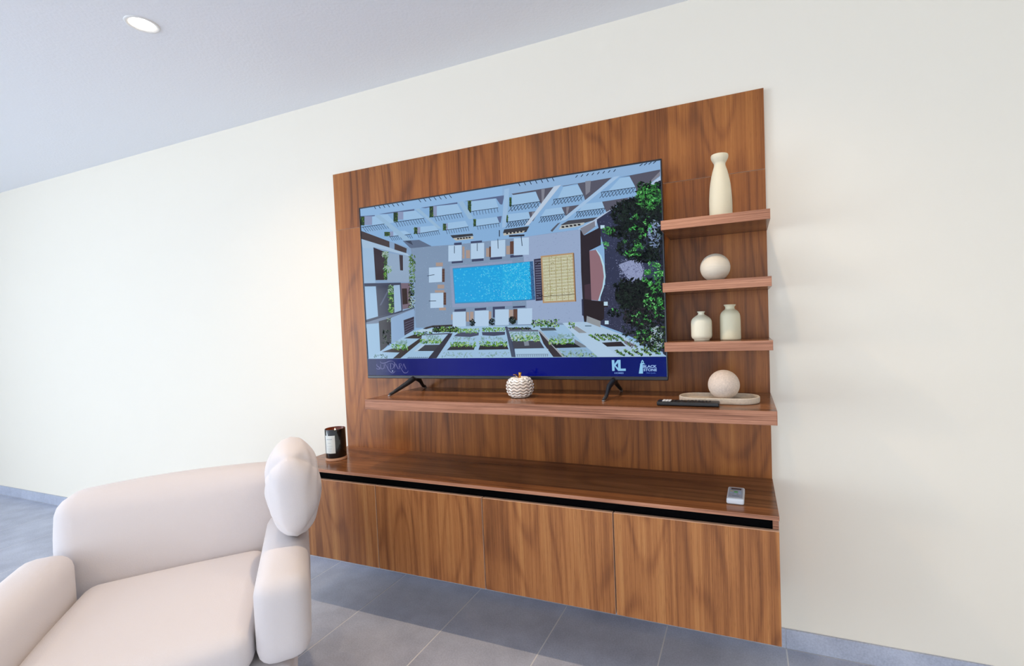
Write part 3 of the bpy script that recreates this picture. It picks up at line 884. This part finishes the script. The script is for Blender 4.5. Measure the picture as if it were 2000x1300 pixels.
leaves('D', 1280, -20, 1760, 520, 620, 22, DARKL)
leaves('D', 1560, 420, 1760, 690, 160, 20, DARKL + HEDGE)
tree('B', 925, 380, 1345, 640, 900, DARKL, 22)
tree('B', 1130, 255, 1350, 470, 420, DARKL + MIDL, 20)
tree('B', 880, 600, 1340, 720, 500, DARKL, 20)
tree('B', 970, 700, 1340, 900, 620, DARKL + [(52, 60, 80)], 20)
tree('B', 1060, 820, 1345, 920, 160, DARKL, 18)
tree('B', 960, 1070, 1345, 1300, 640, DARKL, 22)
tree('B', 940, 1090, 1060, 1160, 60, DARKL, 16)
tree('D', 1210, -10, 1712, 250, 900, DARKL, 24)
tree('D', 1280, 200, 1712, 420, 620, DARKL + [(52, 44, 54)], 22)
tree('D', 1420, 400, 1715, 640, 520, DARKL + [(70, 78, 84)], 22)
tree('D', 1120, 230, 1280, 320, 110, DARKL, 16)
tree('B', 850, 620, 960, 680, 50, MIDL, 14)
tree('B', 842, 745, 905, 800, 70, BRIGHT, 12)
tree('B', 1060, 510, 1270, 720, 260, MIDL + BRIGHT, 19)
tree('B', 1180, 300, 1350, 440, 170, MIDL + BRIGHT, 17)
tree('B', 990, 730, 1200, 860, 220, MIDL + BRIGHT[:2], 18)
tree('B', 1200, 900, 1350, 1130, 420, BRIGHT + MIDL, 19)
tree('B', 1180, 1180, 1345, 1300, 110, MIDL + BRIGHT, 18)
tree('B', 1240, 560, 1345, 800, 110, [(150, 170, 204), (120, 140, 176), (60, 80, 70)], 15)
tree('D', 1500, 90, 1712, 240, 190, BRIGHT + MIDL, 19)
tree('D', 1620, 160, 1712, 235, 60, BRIGHT, 22)
tree('D', 1500, -20, 1712, 60, 140, BRIGHT + MIDL, 19)
tree('D', 1370, 260, 1500, 460, 90, MIDL + BRIGHT, 17)
tree('D', 1400, 420, 1620, 560, 160, BRIGHT + MIDL, 19)
tree('D', 1500, 260, 1712, 400, 110, MIDL + BRIGHT[:2], 18)
tree('D', 1150, 225, 1230, 262, 22, BRIGHT, 11)
tree('D', 1560, 420, 1712, 660, 130, [(150, 176, 190), (190, 206, 220), (90, 130, 90)], 13)
tree('D', 1330, 500, 1712, 680, 130, DARKL + HEDGE, 16)
# -- blue caption band
poly('P', (2, 16, 88), (700, 700.6), (1310, 696.0), (1310, 760), (700, 760))
for i in range(30):
    t = i / 29.0
    bx0, bx1 = 715 + 600 * i / 30, 715 + 600 * (i + 1) / 30
    k_ = math.sin(math.pi * min(1.0, t * 1.25)) ** 0.8 if t < 0.8 else 0.0
    poly('P', mixc(mixc((0, 8, 86), (0, 22, 112), t), (0, 14, 128), k_), (bx0, 700.6 - (bx0 - 700) * 4.6 / 610), (bx1, 700.6 - (bx1 - 700) * 4.6 / 610), (bx1, 760), (bx0, 760))
# flourished word at the left
CW = (112, 112, 168)
def curve(v, col, pts, w0, w1=None, n=7):
    sp = spline(pts, n)
    m_ = len(sp)
    w1 = w0 if w1 is None else w1
    ws = [w1 + (w0 - w1) * math.sin(math.pi * i / (m_ - 1)) for i in range(m_)]
    line(v, col, sp, ws)
curve('G', CW, [(345, 410), (315, 440), (340, 490), (420, 545), (450, 585), (400, 608), (330, 600), (305, 560)], 26, 10)
curve('G', CW, [(470, 405), (475, 520), (500, 590), (560, 600), (600, 560), (606, 410)], 22, 10)
curve('G', CW, [(455, 300), (475, 355), (560, 378), (690, 352), (800, 300), (900, 290), (975, 310)], 26, 8)
curve('G', CW, [(640, 600), (638, 500), (645, 400)], 12, 9)
curve('G', CW, [(640, 395), (720, 520), (800, 660), (880, 735), (960, 752), (1020, 715), (1035, 670)], 28, 9)
curve('G', CW, [(760, 600), (758, 500), (765, 400)], 10, 8)
curve('G', CW, [(858, 400), (858, 610)], 26, 22)
curve('G', CW, [(800, 395), (900, 385), (980, 440), (985, 520), (930, 590), (850, 612)], 18, 8)
curve('G', (140, 140, 190), [(985, 330), (1018, 370), (1010, 460), (975, 560)], 20, 8)
curve('G', CW, [(1060, 400), (1100, 490), (1160, 612)], 26, 22)
curve('G', CW, [(1060, 410), (1030, 510), (1000, 610)], 10, 8)
curve('G', CW, [(1200, 400), (1200, 612)], 24, 20)
curve('G', CW, [(1190, 400), (1270, 405), (1285, 460), (1215, 500)], 16, 10)
curve('G', CW, [(1220, 500), (1290, 620), (1370, 735), (1450, 758), (1520, 730), (1550, 665)], 26, 9)
curve('G', CW, [(1370, 395), (1420, 510), (1465, 612)], 24, 20)
curve('G', CW, [(1372, 400), (1340, 500), (1305, 600)], 10, 8)
poly('G', (190, 205, 245), (935, 650), (965, 690), (938, 712), (915, 690))
for i in range(9):
    if i not in (2,): line('G', (72, 78, 138), [(540 + i * 26, 672), (540 + i * 26 + 14, 672), (540 + i * 26 + 14, 694)], 7)
for i in range(7): line('G', (72, 78, 138), [(1065 + i * 28, 694), (1075 + i * 28, 672), (1085 + i * 28, 694)], 7)
# monogram and lighthouse
LW = (150, 208, 248)
poly('K', LW, (228, 196), (305, 196), (318, 520), (243, 524))
poly('K', LW, (286, 350), (402, 192), (492, 192), (345, 360), (500, 520), (425, 524))
poly('K', LW, (415, 192), (492, 190), (497, 455), (650, 452), (652, 520), (430, 524), (420, 480))
poly('K', (10, 30, 100), (368, 345), (414, 300), (416, 395))
line('K', (90, 150, 215), [(312, 205), (316, 330)], 3)
# lighthouse
poly('K', LW, (1085, 322), (1160, 322), (1168, 600), (1042, 603))
poly('K', LW, (1070, 320), (1100, 292), (1200, 292), (1238, 322))
poly('K', LW, (1108, 292), (1112, 240), (1148, 188), (1190, 240), (1192, 292))
poly('K', (14, 34, 104), (1134, 282), (1138, 250), (1150, 236), (1166, 252), (1168, 282))
def text(string, view, x, y, w, h, col, bold=0.0):
    """Lettering set in a box: x, y is its lower left corner, w by h its size in close-up pixels."""
    cu = bpy.data.curves.new('lettering', 'FONT')
    cu.body = string
    cu.offset = bold
    cu.resolution_u = 3
    o = bpy.data.objects.new('lettering', cu)
    COL.objects.link(o)
    dg = bpy.context.evaluated_depsgraph_get()
    me = o.evaluated_get(dg).to_mesh()
    X = [v.co.x for v in me.vertices]; Y = [v.co.y for v in me.vertices]
    x0, x1, y0, y1 = min(X), max(X), min(Y), max(Y)
    PIC.up()
    for p in me.polygons:
        pts = [me.vertices[i].co for i in p.vertices]
        PIC.add([at(view, x + (c.x - x0) / (x1 - x0) * w, y - (c.y - y0) / (y1 - y0) * h) for c in pts], rgb(*col))
    o.evaluated_get(dg).to_mesh_clear()
    bpy.data.objects.remove(o)
    bpy.data.curves.remove(cu)
text('HOMES', 'K', 310, 612, 276, 50, (130, 170, 235), 0.02)
text('BLACK', 'K', 1168, 430, 412, 84, (160, 196, 248), 0.035)
text('STONE', 'K', 1182, 532, 400, 84, (160, 196, 248), 0.035)
curve('K', (90, 130, 215), [(1270, 600), (1290, 565), (1310, 600), (1330, 570), (1350, 600), (1375, 575), (1390, 600)], 9, 7, 3)
curve('K', (90, 130, 215), [(1430, 560), (1415, 600), (1445, 600), (1470, 580), (1485, 602), (1510, 570), (1520, 602), (1555, 578)], 9, 7, 3)

me = bpy.data.meshes.new('screen')
PV = np.array(PIC.v, dtype=np.float32)
base_quad = len(PIC.v)
me.from_pydata([tuple(v) for v in PIC.v], [], PIC.f)
ca = me.color_attributes.new('print', 'FLOAT_COLOR', 'CORNER')
buf = []
for f_, c_ in zip(PIC.f, PIC.c):
    buf += list(c_) * len(f_)
ca.data.foreach_set('color', buf)
SCR, nt, b = new_mat('screen_glass')
att = nt.nodes.new('ShaderNodeVertexColor'); att.layer_name = 'print'
nt.links.new(att.outputs['Color'], b.inputs['Emission Color'])
b.inputs['Emission Strength'].default_value = 0.68
b.inputs['Base Color'].default_value = (0.0015, 0.0015, 0.002, 1)
b.inputs['Roughness'].default_value = 0.10
b.inputs['Specular IOR Level'].default_value = 0.10
scr = link('screen', me, SCR, tv)
scr.location = Vector((0, TVY + 0.0045, 0)) - tv.location
tag(scr, 'glossy lit screen with a blue caption band')
# ------------------------------------------------------------------ ornaments
CREAM = simple('cream_ceramic', rgb(226, 218, 192), 0.55, bump=0.12, bscale=160, stretch=(1, 1, 6))
IVORY = simple('ivory_ceramic', rgb(230, 226, 204), 0.5, bump=0.05, bscale=200)
SAGE = simple('pale_sage_ceramic', rgb(218, 212, 184), 0.5, bump=0.05, bscale=200)
BALLC = simple('pale_brushed_ball', rgb(226, 216, 198), 0.6, bump=0.25, bscale=45, var=0.04, vscale=30, stretch=(1, 1, 9))
STONE = simple('sandstone', rgb(214, 198, 184), 0.85, bump=0.35, bscale=260, var=0.10, vscale=180)
SANDC = simple('pale_stone_tray', rgb(206, 192, 174), 0.8, bump=0.25, bscale=260, var=0.08, vscale=150)

# tall bottle vase
v1 = link('bottle_vase', lathe([(0.0, 0.001), (0.036, 0.001), (0.0385, 0.003)] +
     spline([(0.0392, 0.006), (0.0396, 0.045), (0.0385, 0.085), (0.0345, 0.130), (0.0265, 0.170), (0.0205, 0.190), (0.0196, 0.200), (0.0230, 0.207), (0.0285, 0.217), (0.0300, 0.226), (0.0290, 0.231)], 5) +
     [(0.0265, 0.2315), (0.0245, 0.227), (0.0215, 0.212), (0.0160, 0.195), (0.0160, 0.17), (0, 0.165)], 72), CREAM, loc=(1.954, -0.125, S1), smooth=True)
tag(v1, 'tall cream bottle vase with a flared lip on the topmost short shelf', 'vase')
# ball on the middle shelf
bm = bmesh.new()
bmesh.ops.create_uvsphere(bm, u_segments=64, v_segments=40, radius=0.0520)
for v in bm.verts: v.co.z = max(v.co.z * 0.97, -0.0497)
b1 = link('decorative_ball', bm, BALLC, loc=(1.930, -0.140, S2 + 0.0499), smooth=True)
tag(b1, 'cream round ball ornament on the middle short shelf', 'ornament')
# two small vases
v2 = link('small_vase', lathe([(0, 0.0005), (0.0265, 0.0005), (0.0275, 0.003), (0.0275, 0.006)] +
     spline([(0.0335, 0.010), (0.0362, 0.017), (0.0366, 0.030), (0.0366, 0.062), (0.0352, 0.074), (0.0295, 0.083), (0.0190, 0.091), (0.0125, 0.095), (0.0108, 0.099), (0.0112, 0.102), (0.0138, 0.1045)], 4) +
     [(0.0136, 0.107), (0.0108, 0.107), (0.0085, 0.100), (0.008, 0.09), (0, 0.088)], 64), IVORY, loc=(1.878, -0.150, S3), smooth=True)
tag(v2, 'squat ivory vase with a narrow neck, left of the pair on the lowest shelf', 'vase')
v3 = link('small_vase', lathe([(0, 0.0005), (0.0335, 0.0005), (0.0355, 0.003)] +
     spline([(0.0358, 0.007), (0.0356, 0.050), (0.0350, 0.080), (0.0325, 0.094), (0.0260, 0.104), (0.0180, 0.110), (0.0158, 0.115), (0.0165, 0.120), (0.0205, 0.125)], 4) +
     [(0.0205, 0.1275), (0.0180, 0.1275), (0.0130, 0.118), (0.012, 0.10), (0, 0.098)], 64), SAGE, loc=(1.976, -0.130, S3), smooth=True)
tag(v3, 'taller grey-cream vase with a flared lip, right of the pair of vases', 'vase')
# tray and stone ball
def stadium(hl, r, n=20):
    pts = []
    for i in range(n + 1):
        a = -math.pi / 2 + math.pi * i / n
        pts.append((hl + r * math.cos(a), r * math.sin(a)))
    for i in range(n + 1):
        a = math.pi / 2 + math.pi * i / n
        pts.append((-hl + r * math.cos(a), r * math.sin(a)))
    return pts
bm = bmesh.new()
loops = []
for dr, z in ((-0.004, 0.0005), (-0.001, 0.002), (0, 0.006), (0, 0.0195), (-0.0015, 0.0215), (-0.0045, 0.0215), (-0.0062, 0.0195), (-0.0066, 0.010), (-0.0085, 0.008)):
    loops.append([bm.verts.new((x, y, z)) for x, y in stadium(0.0690, 0.0640 + dr)])
for a, b_ in zip(loops, loops[1:]):
    for i in range(len(a)):
        j = (i + 1) % len(a)
        bm.faces.new((a[i], a[j], b_[j], b_[i]))
bm.faces.new(loops[0][::-1]); bm.faces.new(loops[-1])
bmesh.ops.recalc_face_normals(bm, faces=bm.faces)
tr = link('oval_tray', bm, SANDC, loc=(1.934, -0.222, S4))
tag(tr, 'pale stone oval tray with a raised rim at the right end of the long shelf', 'tray')
bm = bmesh.new()
bmesh.ops.create_uvsphere(bm, u_segments=64, v_segments=40, radius=0.0525)
for v in bm.verts: v.co.z = max(v.co.z * 0.985, -0.0500)
b2 = link('stone_ball', bm, STONE, loc=(1.952, -0.216, S4 + 0.0083 + 0.0500), smooth=True)
tag(b2, 'speckled beige stone ball resting in the oval tray', 'ornament')

# television remote
RB = simple('remote_black', rgb(12, 12, 15), 0.42)
RBTN = simple('remote_button_dark', rgb(32, 34, 38), 0.5)
RWHT = simple('remote_button_white', rgb(235, 238, 242), 0.4)
rem = empty('remote_control', (1.840, -0.3165, S4), 'slim black remote control lying at the front of the long shelf before the tray', 'remote control', rotz=math.radians(-0.6))
RL, RW2, RH = 0.1010, 0.0220, 0.0155
link('body', box(-RL, RL, -RW2, RW2, 0.0006, RH, 0.0042, 4), RB, rem, smooth=False)
for x in (-0.079, -0.069, -0.059):
    link('button', box(x - 0.0042, x + 0.0042, 0.002, 0.016, RH - 0.0003, RH + 0.0016, 0.0006, 2), RWHT, rem)['label'] = 'white app button'
    link('button', box(x - 0.0042, x + 0.0042, -0.015, -0.001, RH - 0.0003, RH + 0.0014, 0.0006, 2), RWHT, rem)['label'] = 'white app button'
for i in range(11):
    x = -0.044 + i * 0.0115
    if i in (3,): continue
    for y in ((-0.012, 0.0, 0.012) if i not in (5, 6) else (-0.013, 0.013)):
        r = 0.0034
        bmb = lathe([(0, 0.0012), (r * 0.8, 0.0012), (r, 0.0004), (r, -0.0003)], 14)
        link('button', bmb, RBTN, rem, (x, y, RH))
bmb = lathe([(0.0045, 0.0015), (0.0085, 0.0015), (0.0095, 0.0003), (0.0095, -0.0003)], 24)
link('navigation_ring', bmb, RBTN, rem, (0.0193, 0, RH))

# white climate handset on the worktop
AW = simple('white_plastic', rgb(222, 228, 236), 0.32)
AF = simple('handset_face_grey', rgb(176, 186, 202), 0.45)
LCD = simple('lcd_dark', rgb(52, 62, 80), 0.2)
AG = simple('button_green', rgb(88, 176, 112), 0.45)
ABL = simple('button_pale_blue', rgb(172, 192, 218), 0.45)
AY = simple('button_pale_yellow', rgb(206, 200, 160), 0.45)
ac = empty('climate_handset', (1.983, -0.246, 0.0), 'small white climate handset with a green button, at the right end of the worktop', 'remote control', rotz=math.radians(-1.5))
AH = 0.0205
link('body', box(-0.0275, 0.0275, -0.058, 0.060, 0.0006, AH, 0.0055, 4), AW, ac)
link('face_plate', box(-0.0225, 0.0225, -0.046, 0.050, AH - 0.0004, AH + 0.0004, 0.0003, 1), AF, ac)
link('display', box(-0.016, 0.017, 0.030, 0.044, AH + 0.0004, AH + 0.0008), LCD, ac)
link('green_button', lathe([(0, 0.0016), (0.0055, 0.0016), (0.0068, 0.0006), (0.0068, -0.0002)], 24), AG, ac, (0.0005, 0.006, AH + 0.0004))
for x, y, m_ in ((-0.014, 0.014, AY), (-0.014, -0.004, ABL), (-0.001, -0.014, ABL), (0.013, 0.014, ABL), (0.013, 0.003, ABL), (0.013, -0.008, ABL)):
    link('button', box(x - 0.0045, x + 0.0045, y - 0.0032, y + 0.0032, AH + 0.0003, AH + 0.0013, 0.0004, 1), m_, ac)
lo = box(-0.010, 0.013, -0.0335, -0.0305, AH + 0.0003, AH + 0.0007)
link('printed_name', lo, simple('print_grey', rgb(112, 122, 146), 0.5), ac)

# ridged apple ornament
APP, nt, b = new_mat('pearl_glaze')
tc = nt.nodes.new('ShaderNodeTexCoord')
att = nt.nodes.new('ShaderNodeVertexColor'); att.layer_name = 'relief'
mixn = nt.nodes.new('ShaderNodeValToRGB')
mixn.color_ramp.elements[0].position = 0.10; mixn.color_ramp.elements[0].color = rgb(86, 62, 48)
mixn.color_ramp.elements[1].position = 0.55; mixn.color_ramp.elements[1].color = rgb(250, 243, 234)
nt.links.new(att.outputs['Color'], mixn.inputs['Fac'])
nt.links.new(mixn.outputs['Color'], b.inputs['Base Color'])
b.inputs['Roughness'].default_value = 0.18
b.inputs['Metallic'].default_value = 0.2
b.inputs['Coat Weight'].default_value = 0.5
GOLD = simple('gold_metal', rgb(214, 160, 84), 0.25, metal=0.9)
app = empty('apple_ornament', (1.169, -0.225, S4), 'ribbed white and gold apple ornament at the middle of the long shelf', 'ornament')
prof = spline([(0.030, 0.0), (0.044, 0.007), (0.0545, 0.023), (0.0580, 0.043), (0.0550, 0.062), (0.0440, 0.077), (0.0290, 0.0825), (0.0160, 0.078), (0.0085, 0.071), (0.0, 0.068)], 16)
segs = 160
bm = bmesh.new()
lay = bm.loops.layers.float_color.new('relief')
prof = [(0.0, 0.001)] + prof
acc, arc = 0.0, [0.0]
for p, q in zip(prof, prof[1:]):
    acc += math.hypot(q[0] - p[0], q[1] - p[1]); arc.append(acc)
rings, hgt = [], {}
for k, (r, z) in enumerate(prof):
    if r < 1e-6:
        v = bm.verts.new((0, 0, z)); hgt[v] = 1.0; rings.append([v]); continue
    p, q = prof[max(k - 1, 0)], prof[min(k + 1, len(prof) - 1)]
    tx_, tz_ = q[0] - p[0], q[1] - p[1]
    l = math.hypot(tx_, tz_); nx_, nz_ = tz_ / l, -tx_ / l
    ring = []
    for i in range(segs):
        a = 2 * math.pi * i / segs
        ph = arc[k] / 0.0140 + 0.20 * math.sin(a * 13)
        t = ph - math.floor(ph)
        h = (t / 0.72) ** 0.8 if t < 0.72 else (1 - t) / 0.28
        fade = min(1.0, max(0.0, (arc[k] - 0.028) / 0.01)) * min(1.0, max(0.0, (r - 0.012) / 0.012))
        dh = (h - 1) * 0.0064 * fade
        v = bm.verts.new(((r + nx_ * dh) * math.cos(a), (r + nx_ * dh) * math.sin(a), z + nz_ * dh))
        hgt[v] = 1 - (1 - h) * fade
        ring.append(v)
    rings.append(ring)
for a, b_ in zip(rings, rings[1:]):
    for i in range(segs):
        j = (i + 1) % segs
        if len(a) == 1: f = bm.faces.new((a[0], b_[j], b_[i]))
        elif len(b_) == 1: f = bm.faces.new((a[i], a[j], b_[0]))
        else: f = bm.faces.new((a[i], a[j], b_[j], b_[i]))
        for lp in f.loops:
            h = hgt[lp.vert]; lp[lay] = (h, h, h, 1)
bmesh.ops.recalc_face_normals(bm, faces=bm.faces)
link('body', bm, APP, app, smooth=True)
link('stem', tube([(0, 0, 0.066), (0.0005, 0, 0.080), (0.002, 0, 0.092), (0.0042, -0.001, 0.101)], [0.005, 0.0045, 0.0052, 0.0072], 16), GOLD, app, smooth=True)['label'] = 'gold stem'
bm = bmesh.new()
n_ = 10
L0, L1 = [], []
for i in range(n_ + 1):
    t = i / n_
    w_ = 0.0085 * math.sin(math.pi * min(1, t * 0.96 + 0.04)) ** 0.8 + 0.0003
    x = -0.003 - 0.026 * t; z = 0.078 + 0.014 * math.sin(t * 2.2) ; 
    L0.append([bm.verts.new((x, s * w_, z + (0.002 if s else 0))) for s in (-1, 0, 1)])
    L1.append([bm.verts.new((x, s * w_, z + (0.002 if s else 0) - 0.0012)) for s in (-1, 0, 1)])
for i in range(n_):
    for k in range(2):
        bm.faces.new((L0[i][k], L0[i][k + 1], L0[i + 1][k + 1], L0[i + 1][k]))
        bm.faces.new((L1[i][k + 1], L1[i][k], L1[i + 1][k], L1[i + 1][k + 1]))
    for k in (0, 2):
        bm.faces.new((L0[i][k], L0[i + 1][k], L1[i + 1][k], L1[i][k]))
bmesh.ops.recalc_face_normals(bm, faces=bm.faces)
link('leaf', bm, GOLD, app, smooth=True)['label'] = 'gold leaf'

# candle on a wooden coaster
CX, CY = 0.142, -0.212
WOODC = simple('pale_coaster_wood', rgb(206, 160, 130), 0.55, var=0.08, vscale=40, stretch=(1, 8, 1))
cst = link('coaster', lathe([(0, 0.0004), (0.0475, 0.0004), (0.0490, 0.002), (0.0490, 0.0105), (0.0475, 0.012), (0, 0.012)], 64), WOODC, loc=(CX, CY, 0))
tag(cst, 'round pale wooden coaster under the candle at the left end of the worktop', 'coaster')
GL, nt, b = new_mat('smoked_amber_glass')
b.inputs['Base Color'].default_value = rgb(14, 12, 14)
b.inputs['Roughness'].default_value = 0.08
b.inputs['Coat Weight'].default_value = 0.6
INR, nt, b = new_mat('amber_inside')
b.inputs['Base Color'].default_value = rgb(72, 30, 15)
b.inputs['Roughness'].default_value = 0.15
cnd = empty('candle_jar', (CX, CY, 0.0122), 'lit candle in a near-black glass jar with a white label, left end of the worktop', 'candle')
CR, CH = 0.0470, 0.140
link('jar', lathe([(0, 0), (CR - 0.003, 0), (CR - 0.0006, 0.0015), (CR, 0.004), (CR, CH - 0.001), (CR - 0.0008, CH), (CR - 0.0022, CH)], 72), GL, cnd, smooth=True)
link('jar_inside', lathe([(CR - 0.0022, CH), (CR - 0.003, CH - 0.001), (CR - 0.0032, 0.100)], 72), INR, cnd, smooth=True)
WAX = simple('wax', rgb(236, 200, 150), 0.4)
link('wax', lathe([(0, 0.1040), (CR - 0.006, 0.1035), (CR - 0.0033, 0.1055), (CR - 0.0033, 0.095), (0, 0.095)], 48), WAX, cnd, smooth=True)
link('wick', tube([(0, 0, 0.1035), (0.0004, 0, 0.110), (0.0012, 0, 0.115)], 0.0009, 8), BLACK, cnd)
FL, nt, b = new_mat('flame')
b.inputs['Base Color'].default_value = (0, 0, 0, 1)
b.inputs['Emission Color'].default_value = (1.0, 0.62, 0.28, 1)
b.inputs['Emission Strength'].default_value = 26.0
link('flame', lathe([(0, 0.1125)] + spline([(0.0022, 0.1145), (0.0042, 0.120), (0.0034, 0.127), (0.0016, 0.134), (0.0, 0.139)], 4), 20), FL, cnd, smooth=True)
pl = bpy.data.lights.new('flame_glow', 'POINT'); pl.energy = 0.35; pl.color = (1.0, 0.6, 0.3); pl.shadow_soft_size = 0.004
po = bpy.data.objects.new('flame_glow', pl); po.location = (0, 0, 0.127); COL.objects.link(po); po.parent = cnd
# label wrapped on the side of the jar that faces left of the viewer
bm = bmesh.new()
A0, A1 = math.radians(-108), math.radians(-46)
nseg = 20
def ringpt(a, z, r): return (r * math.cos(a), r * math.sin(a), z)
rows = [[bm.verts.new(ringpt(A0 + (A1 - A0) * i / nseg, z, CR + 0.0004)) for i in range(nseg + 1)] for z in (0.026, 0.112)]
for i in range(nseg): bm.faces.new((rows[0][i], rows[0][i + 1], rows[1][i + 1], rows[1][i]))
lab = link('paper_label', bm, simple('label_paper', rgb(226, 232, 230), 0.6), cnd, smooth=True)
lab['label'] = 'white paper label with faint grey print'
bm = bmesh.new()
def dash(a0, a1, z, h):
    n_ = 6
    r0 = [[bm.verts.new(ringpt(math.radians(a0 + (a1 - a0) * i / n_), zz, CR + 0.0008)) for i in range(n_ + 1)] for zz in (z, z + h)]
    for i in range(n_): bm.faces.new((r0[0][i], r0[0][i + 1], r0[1][i + 1], r0[1][i]))
dash(-96, -62, 0.093, 0.0035); dash(-88, -70, 0.076, 0.0016); dash(-96, -60, 0.0605, 0.0008)
dash(-94, -64, 0.050, 0.0010); dash(-92, -66, 0.044, 0.0010); dash(-90, -68, 0.036, 0.0010)
link('label_print', bm, simple('label_ink', rgb(176, 190, 194), 0.6), lab)

# ------------------------------------------------------------------ linen armchair at the left, only a cushion's edge reaches into the picture
LINEN, nt, b = new_mat('pale_linen')
b.inputs['Base Color'].default_value = rgb(222, 218, 221)
b.inputs['Roughness'].default_value = 0.9
b.inputs['Sheen Weight'].default_value = 0.2
wv = nt.nodes.new('ShaderNodeTexNoise'); wv.inputs['Scale'].default_value = 420; wv.inputs['Detail'].default_value = 2
tcn = nt.nodes.new('ShaderNodeTexCoord'); nt.links.new(tcn.outputs['Object'], wv.inputs['Vector'])
bp = nt.nodes.new('ShaderNodeBump'); bp.inputs['Strength'].default_value = 0.25; bp.inputs['Distance'].default_value = 0.002
nt.links.new(wv.outputs['Fac'], bp.inputs['Height']); nt.links.new(bp.outputs['Normal'], b.inputs['Normal'])
DKW = simple('dark_leg_wood', rgb(70, 48, 36), 0.45, var=0.15, vscale=30, stretch=(1, 1, 0.2))
def soft_box(x0, x1, y0, y1, z0, z1, r=0.04, lev=2, puff=0.0, seed=0):
    bm = box(x0, x1, y0, y1, z0, z1, r, 4)
    bmesh.ops.subdivide_edges(bm, edges=[e for e in bm.edges if e.calc_length() > r * 2.2], cuts=6, use_grid_fill=True)
    c = Vector(((x0 + x1) / 2, (y0 + y1) / 2, (z0 + z1) / 2)); hx = Vector(((x1 - x0) / 2, (y1 - y0) / 2, (z1 - z0) / 2))
    for v in bm.verts:
        d = v.co - c
        u = Vector((d.x / hx.x, d.y / hx.y, d.z / hx.z))
        for ax in range(3):
            o = [i for i in range(3) if i != ax]
            v.co[ax] += puff * u[ax] * max(0, 1 - u[o[0]] ** 2) * max(0, 1 - u[o[1]] ** 2)
    return bm
arm = empty('armchair', (0.288, -1.05, ZF), 'pale grey linen armchair with dark legs at the left, in front of the cabinet', 'armchair', rotz=math.radians(49.5))
link('seat_base', soft_box(-0.36, 0.36, -0.38, 0.36, 0.16, 0.34, 0.03), LINEN, arm, smooth=True)
link('seat_cushion', soft_box(-0.26, 0.26, -0.37, 0.24, 0.345, 0.47, 0.04, puff=0.02), LINEN, arm, smooth=True)
link('backrest', soft_box(-0.34, 0.34, 0.25, 0.42, 0.345, 0.76, 0.06, puff=0.02), LINEN, arm, smooth=True)
link('armrest', soft_box(-0.41, -0.27, -0.38, 0.24, 0.345, 0.60, 0.05), LINEN, arm, smooth=True)
link('armrest', soft_box(0.27, 0.41, -0.38, 0.24, 0.345, 0.60, 0.05), LINEN, arm, smooth=True)
for x in (-0.30, 0.30):
    for y in (-0.30, 0.30):
        link('leg', lathe([(0, 0), (0.013, 0), (0.022, 0.165), (0, 0.165)], 20), DKW, arm, (x, y, 0.001), smooth=False)
# plump cushion with piping, tipped over the arm
def cushion(hw, hh, th):
    bm = bmesh.new()
    n = 40
    g = {}
    for s in (1, -1):
        for i in range(n + 1):
            for j in range(n + 1):
                u, w_ = -1 + 2 * i / n, -1 + 2 * j / n
                if s == -1 and (i in (0, n) or j in (0, n)):
                    g[s, i, j] = g[1, i, j]; continue
                p = 1 - 0.10 * (abs(u) ** 3) * (1 - abs(w_)) ; q = 1 - 0.10 * (abs(w_) ** 3) * (1 - abs(u))
                t = (max(0, 1 - abs(u) ** 2.2) * max(0, 1 - abs(w_) ** 2.2)) ** 0.42
                rr = (abs(u) ** 4 + abs(w_) ** 4) ** 0.25
                k = max(abs(u), abs(w_)) / rr if rr > 1e-6 else 1.0
                wr = 0.003 * math.sin(7 * u + 4 * w_ + 9 * math.hypot(u - 0.3, w_)) * 1.0 * (1 if t > 0.1 else 0)
                g[s, i, j] = bm.verts.new((u * k * hw, s * (t * th + wr * t), w_ * k * hh))
    for s in (1, -1):
        for i in range(n):
            for j in range(n):
                bm.faces.new((g[s, i, j], g[s, i + 1, j], g[s, i + 1, j + 1], g[s, i, j + 1]))
    bmesh.ops.recalc_face_normals(bm, faces=bm.faces)
    return bm
cu = link('cushion', cushion(0.165, 0.155, 0.085), LINEN, loc=(0.532, -0.765, 0.094), smooth=True)
cu.rotation_euler = (math.radians(2), 0, math.radians(-40.5))
tag(cu, 'plump pale linen cushion leaning over the armchair, its rounded edge showing beside the cabinet', 'cushion')
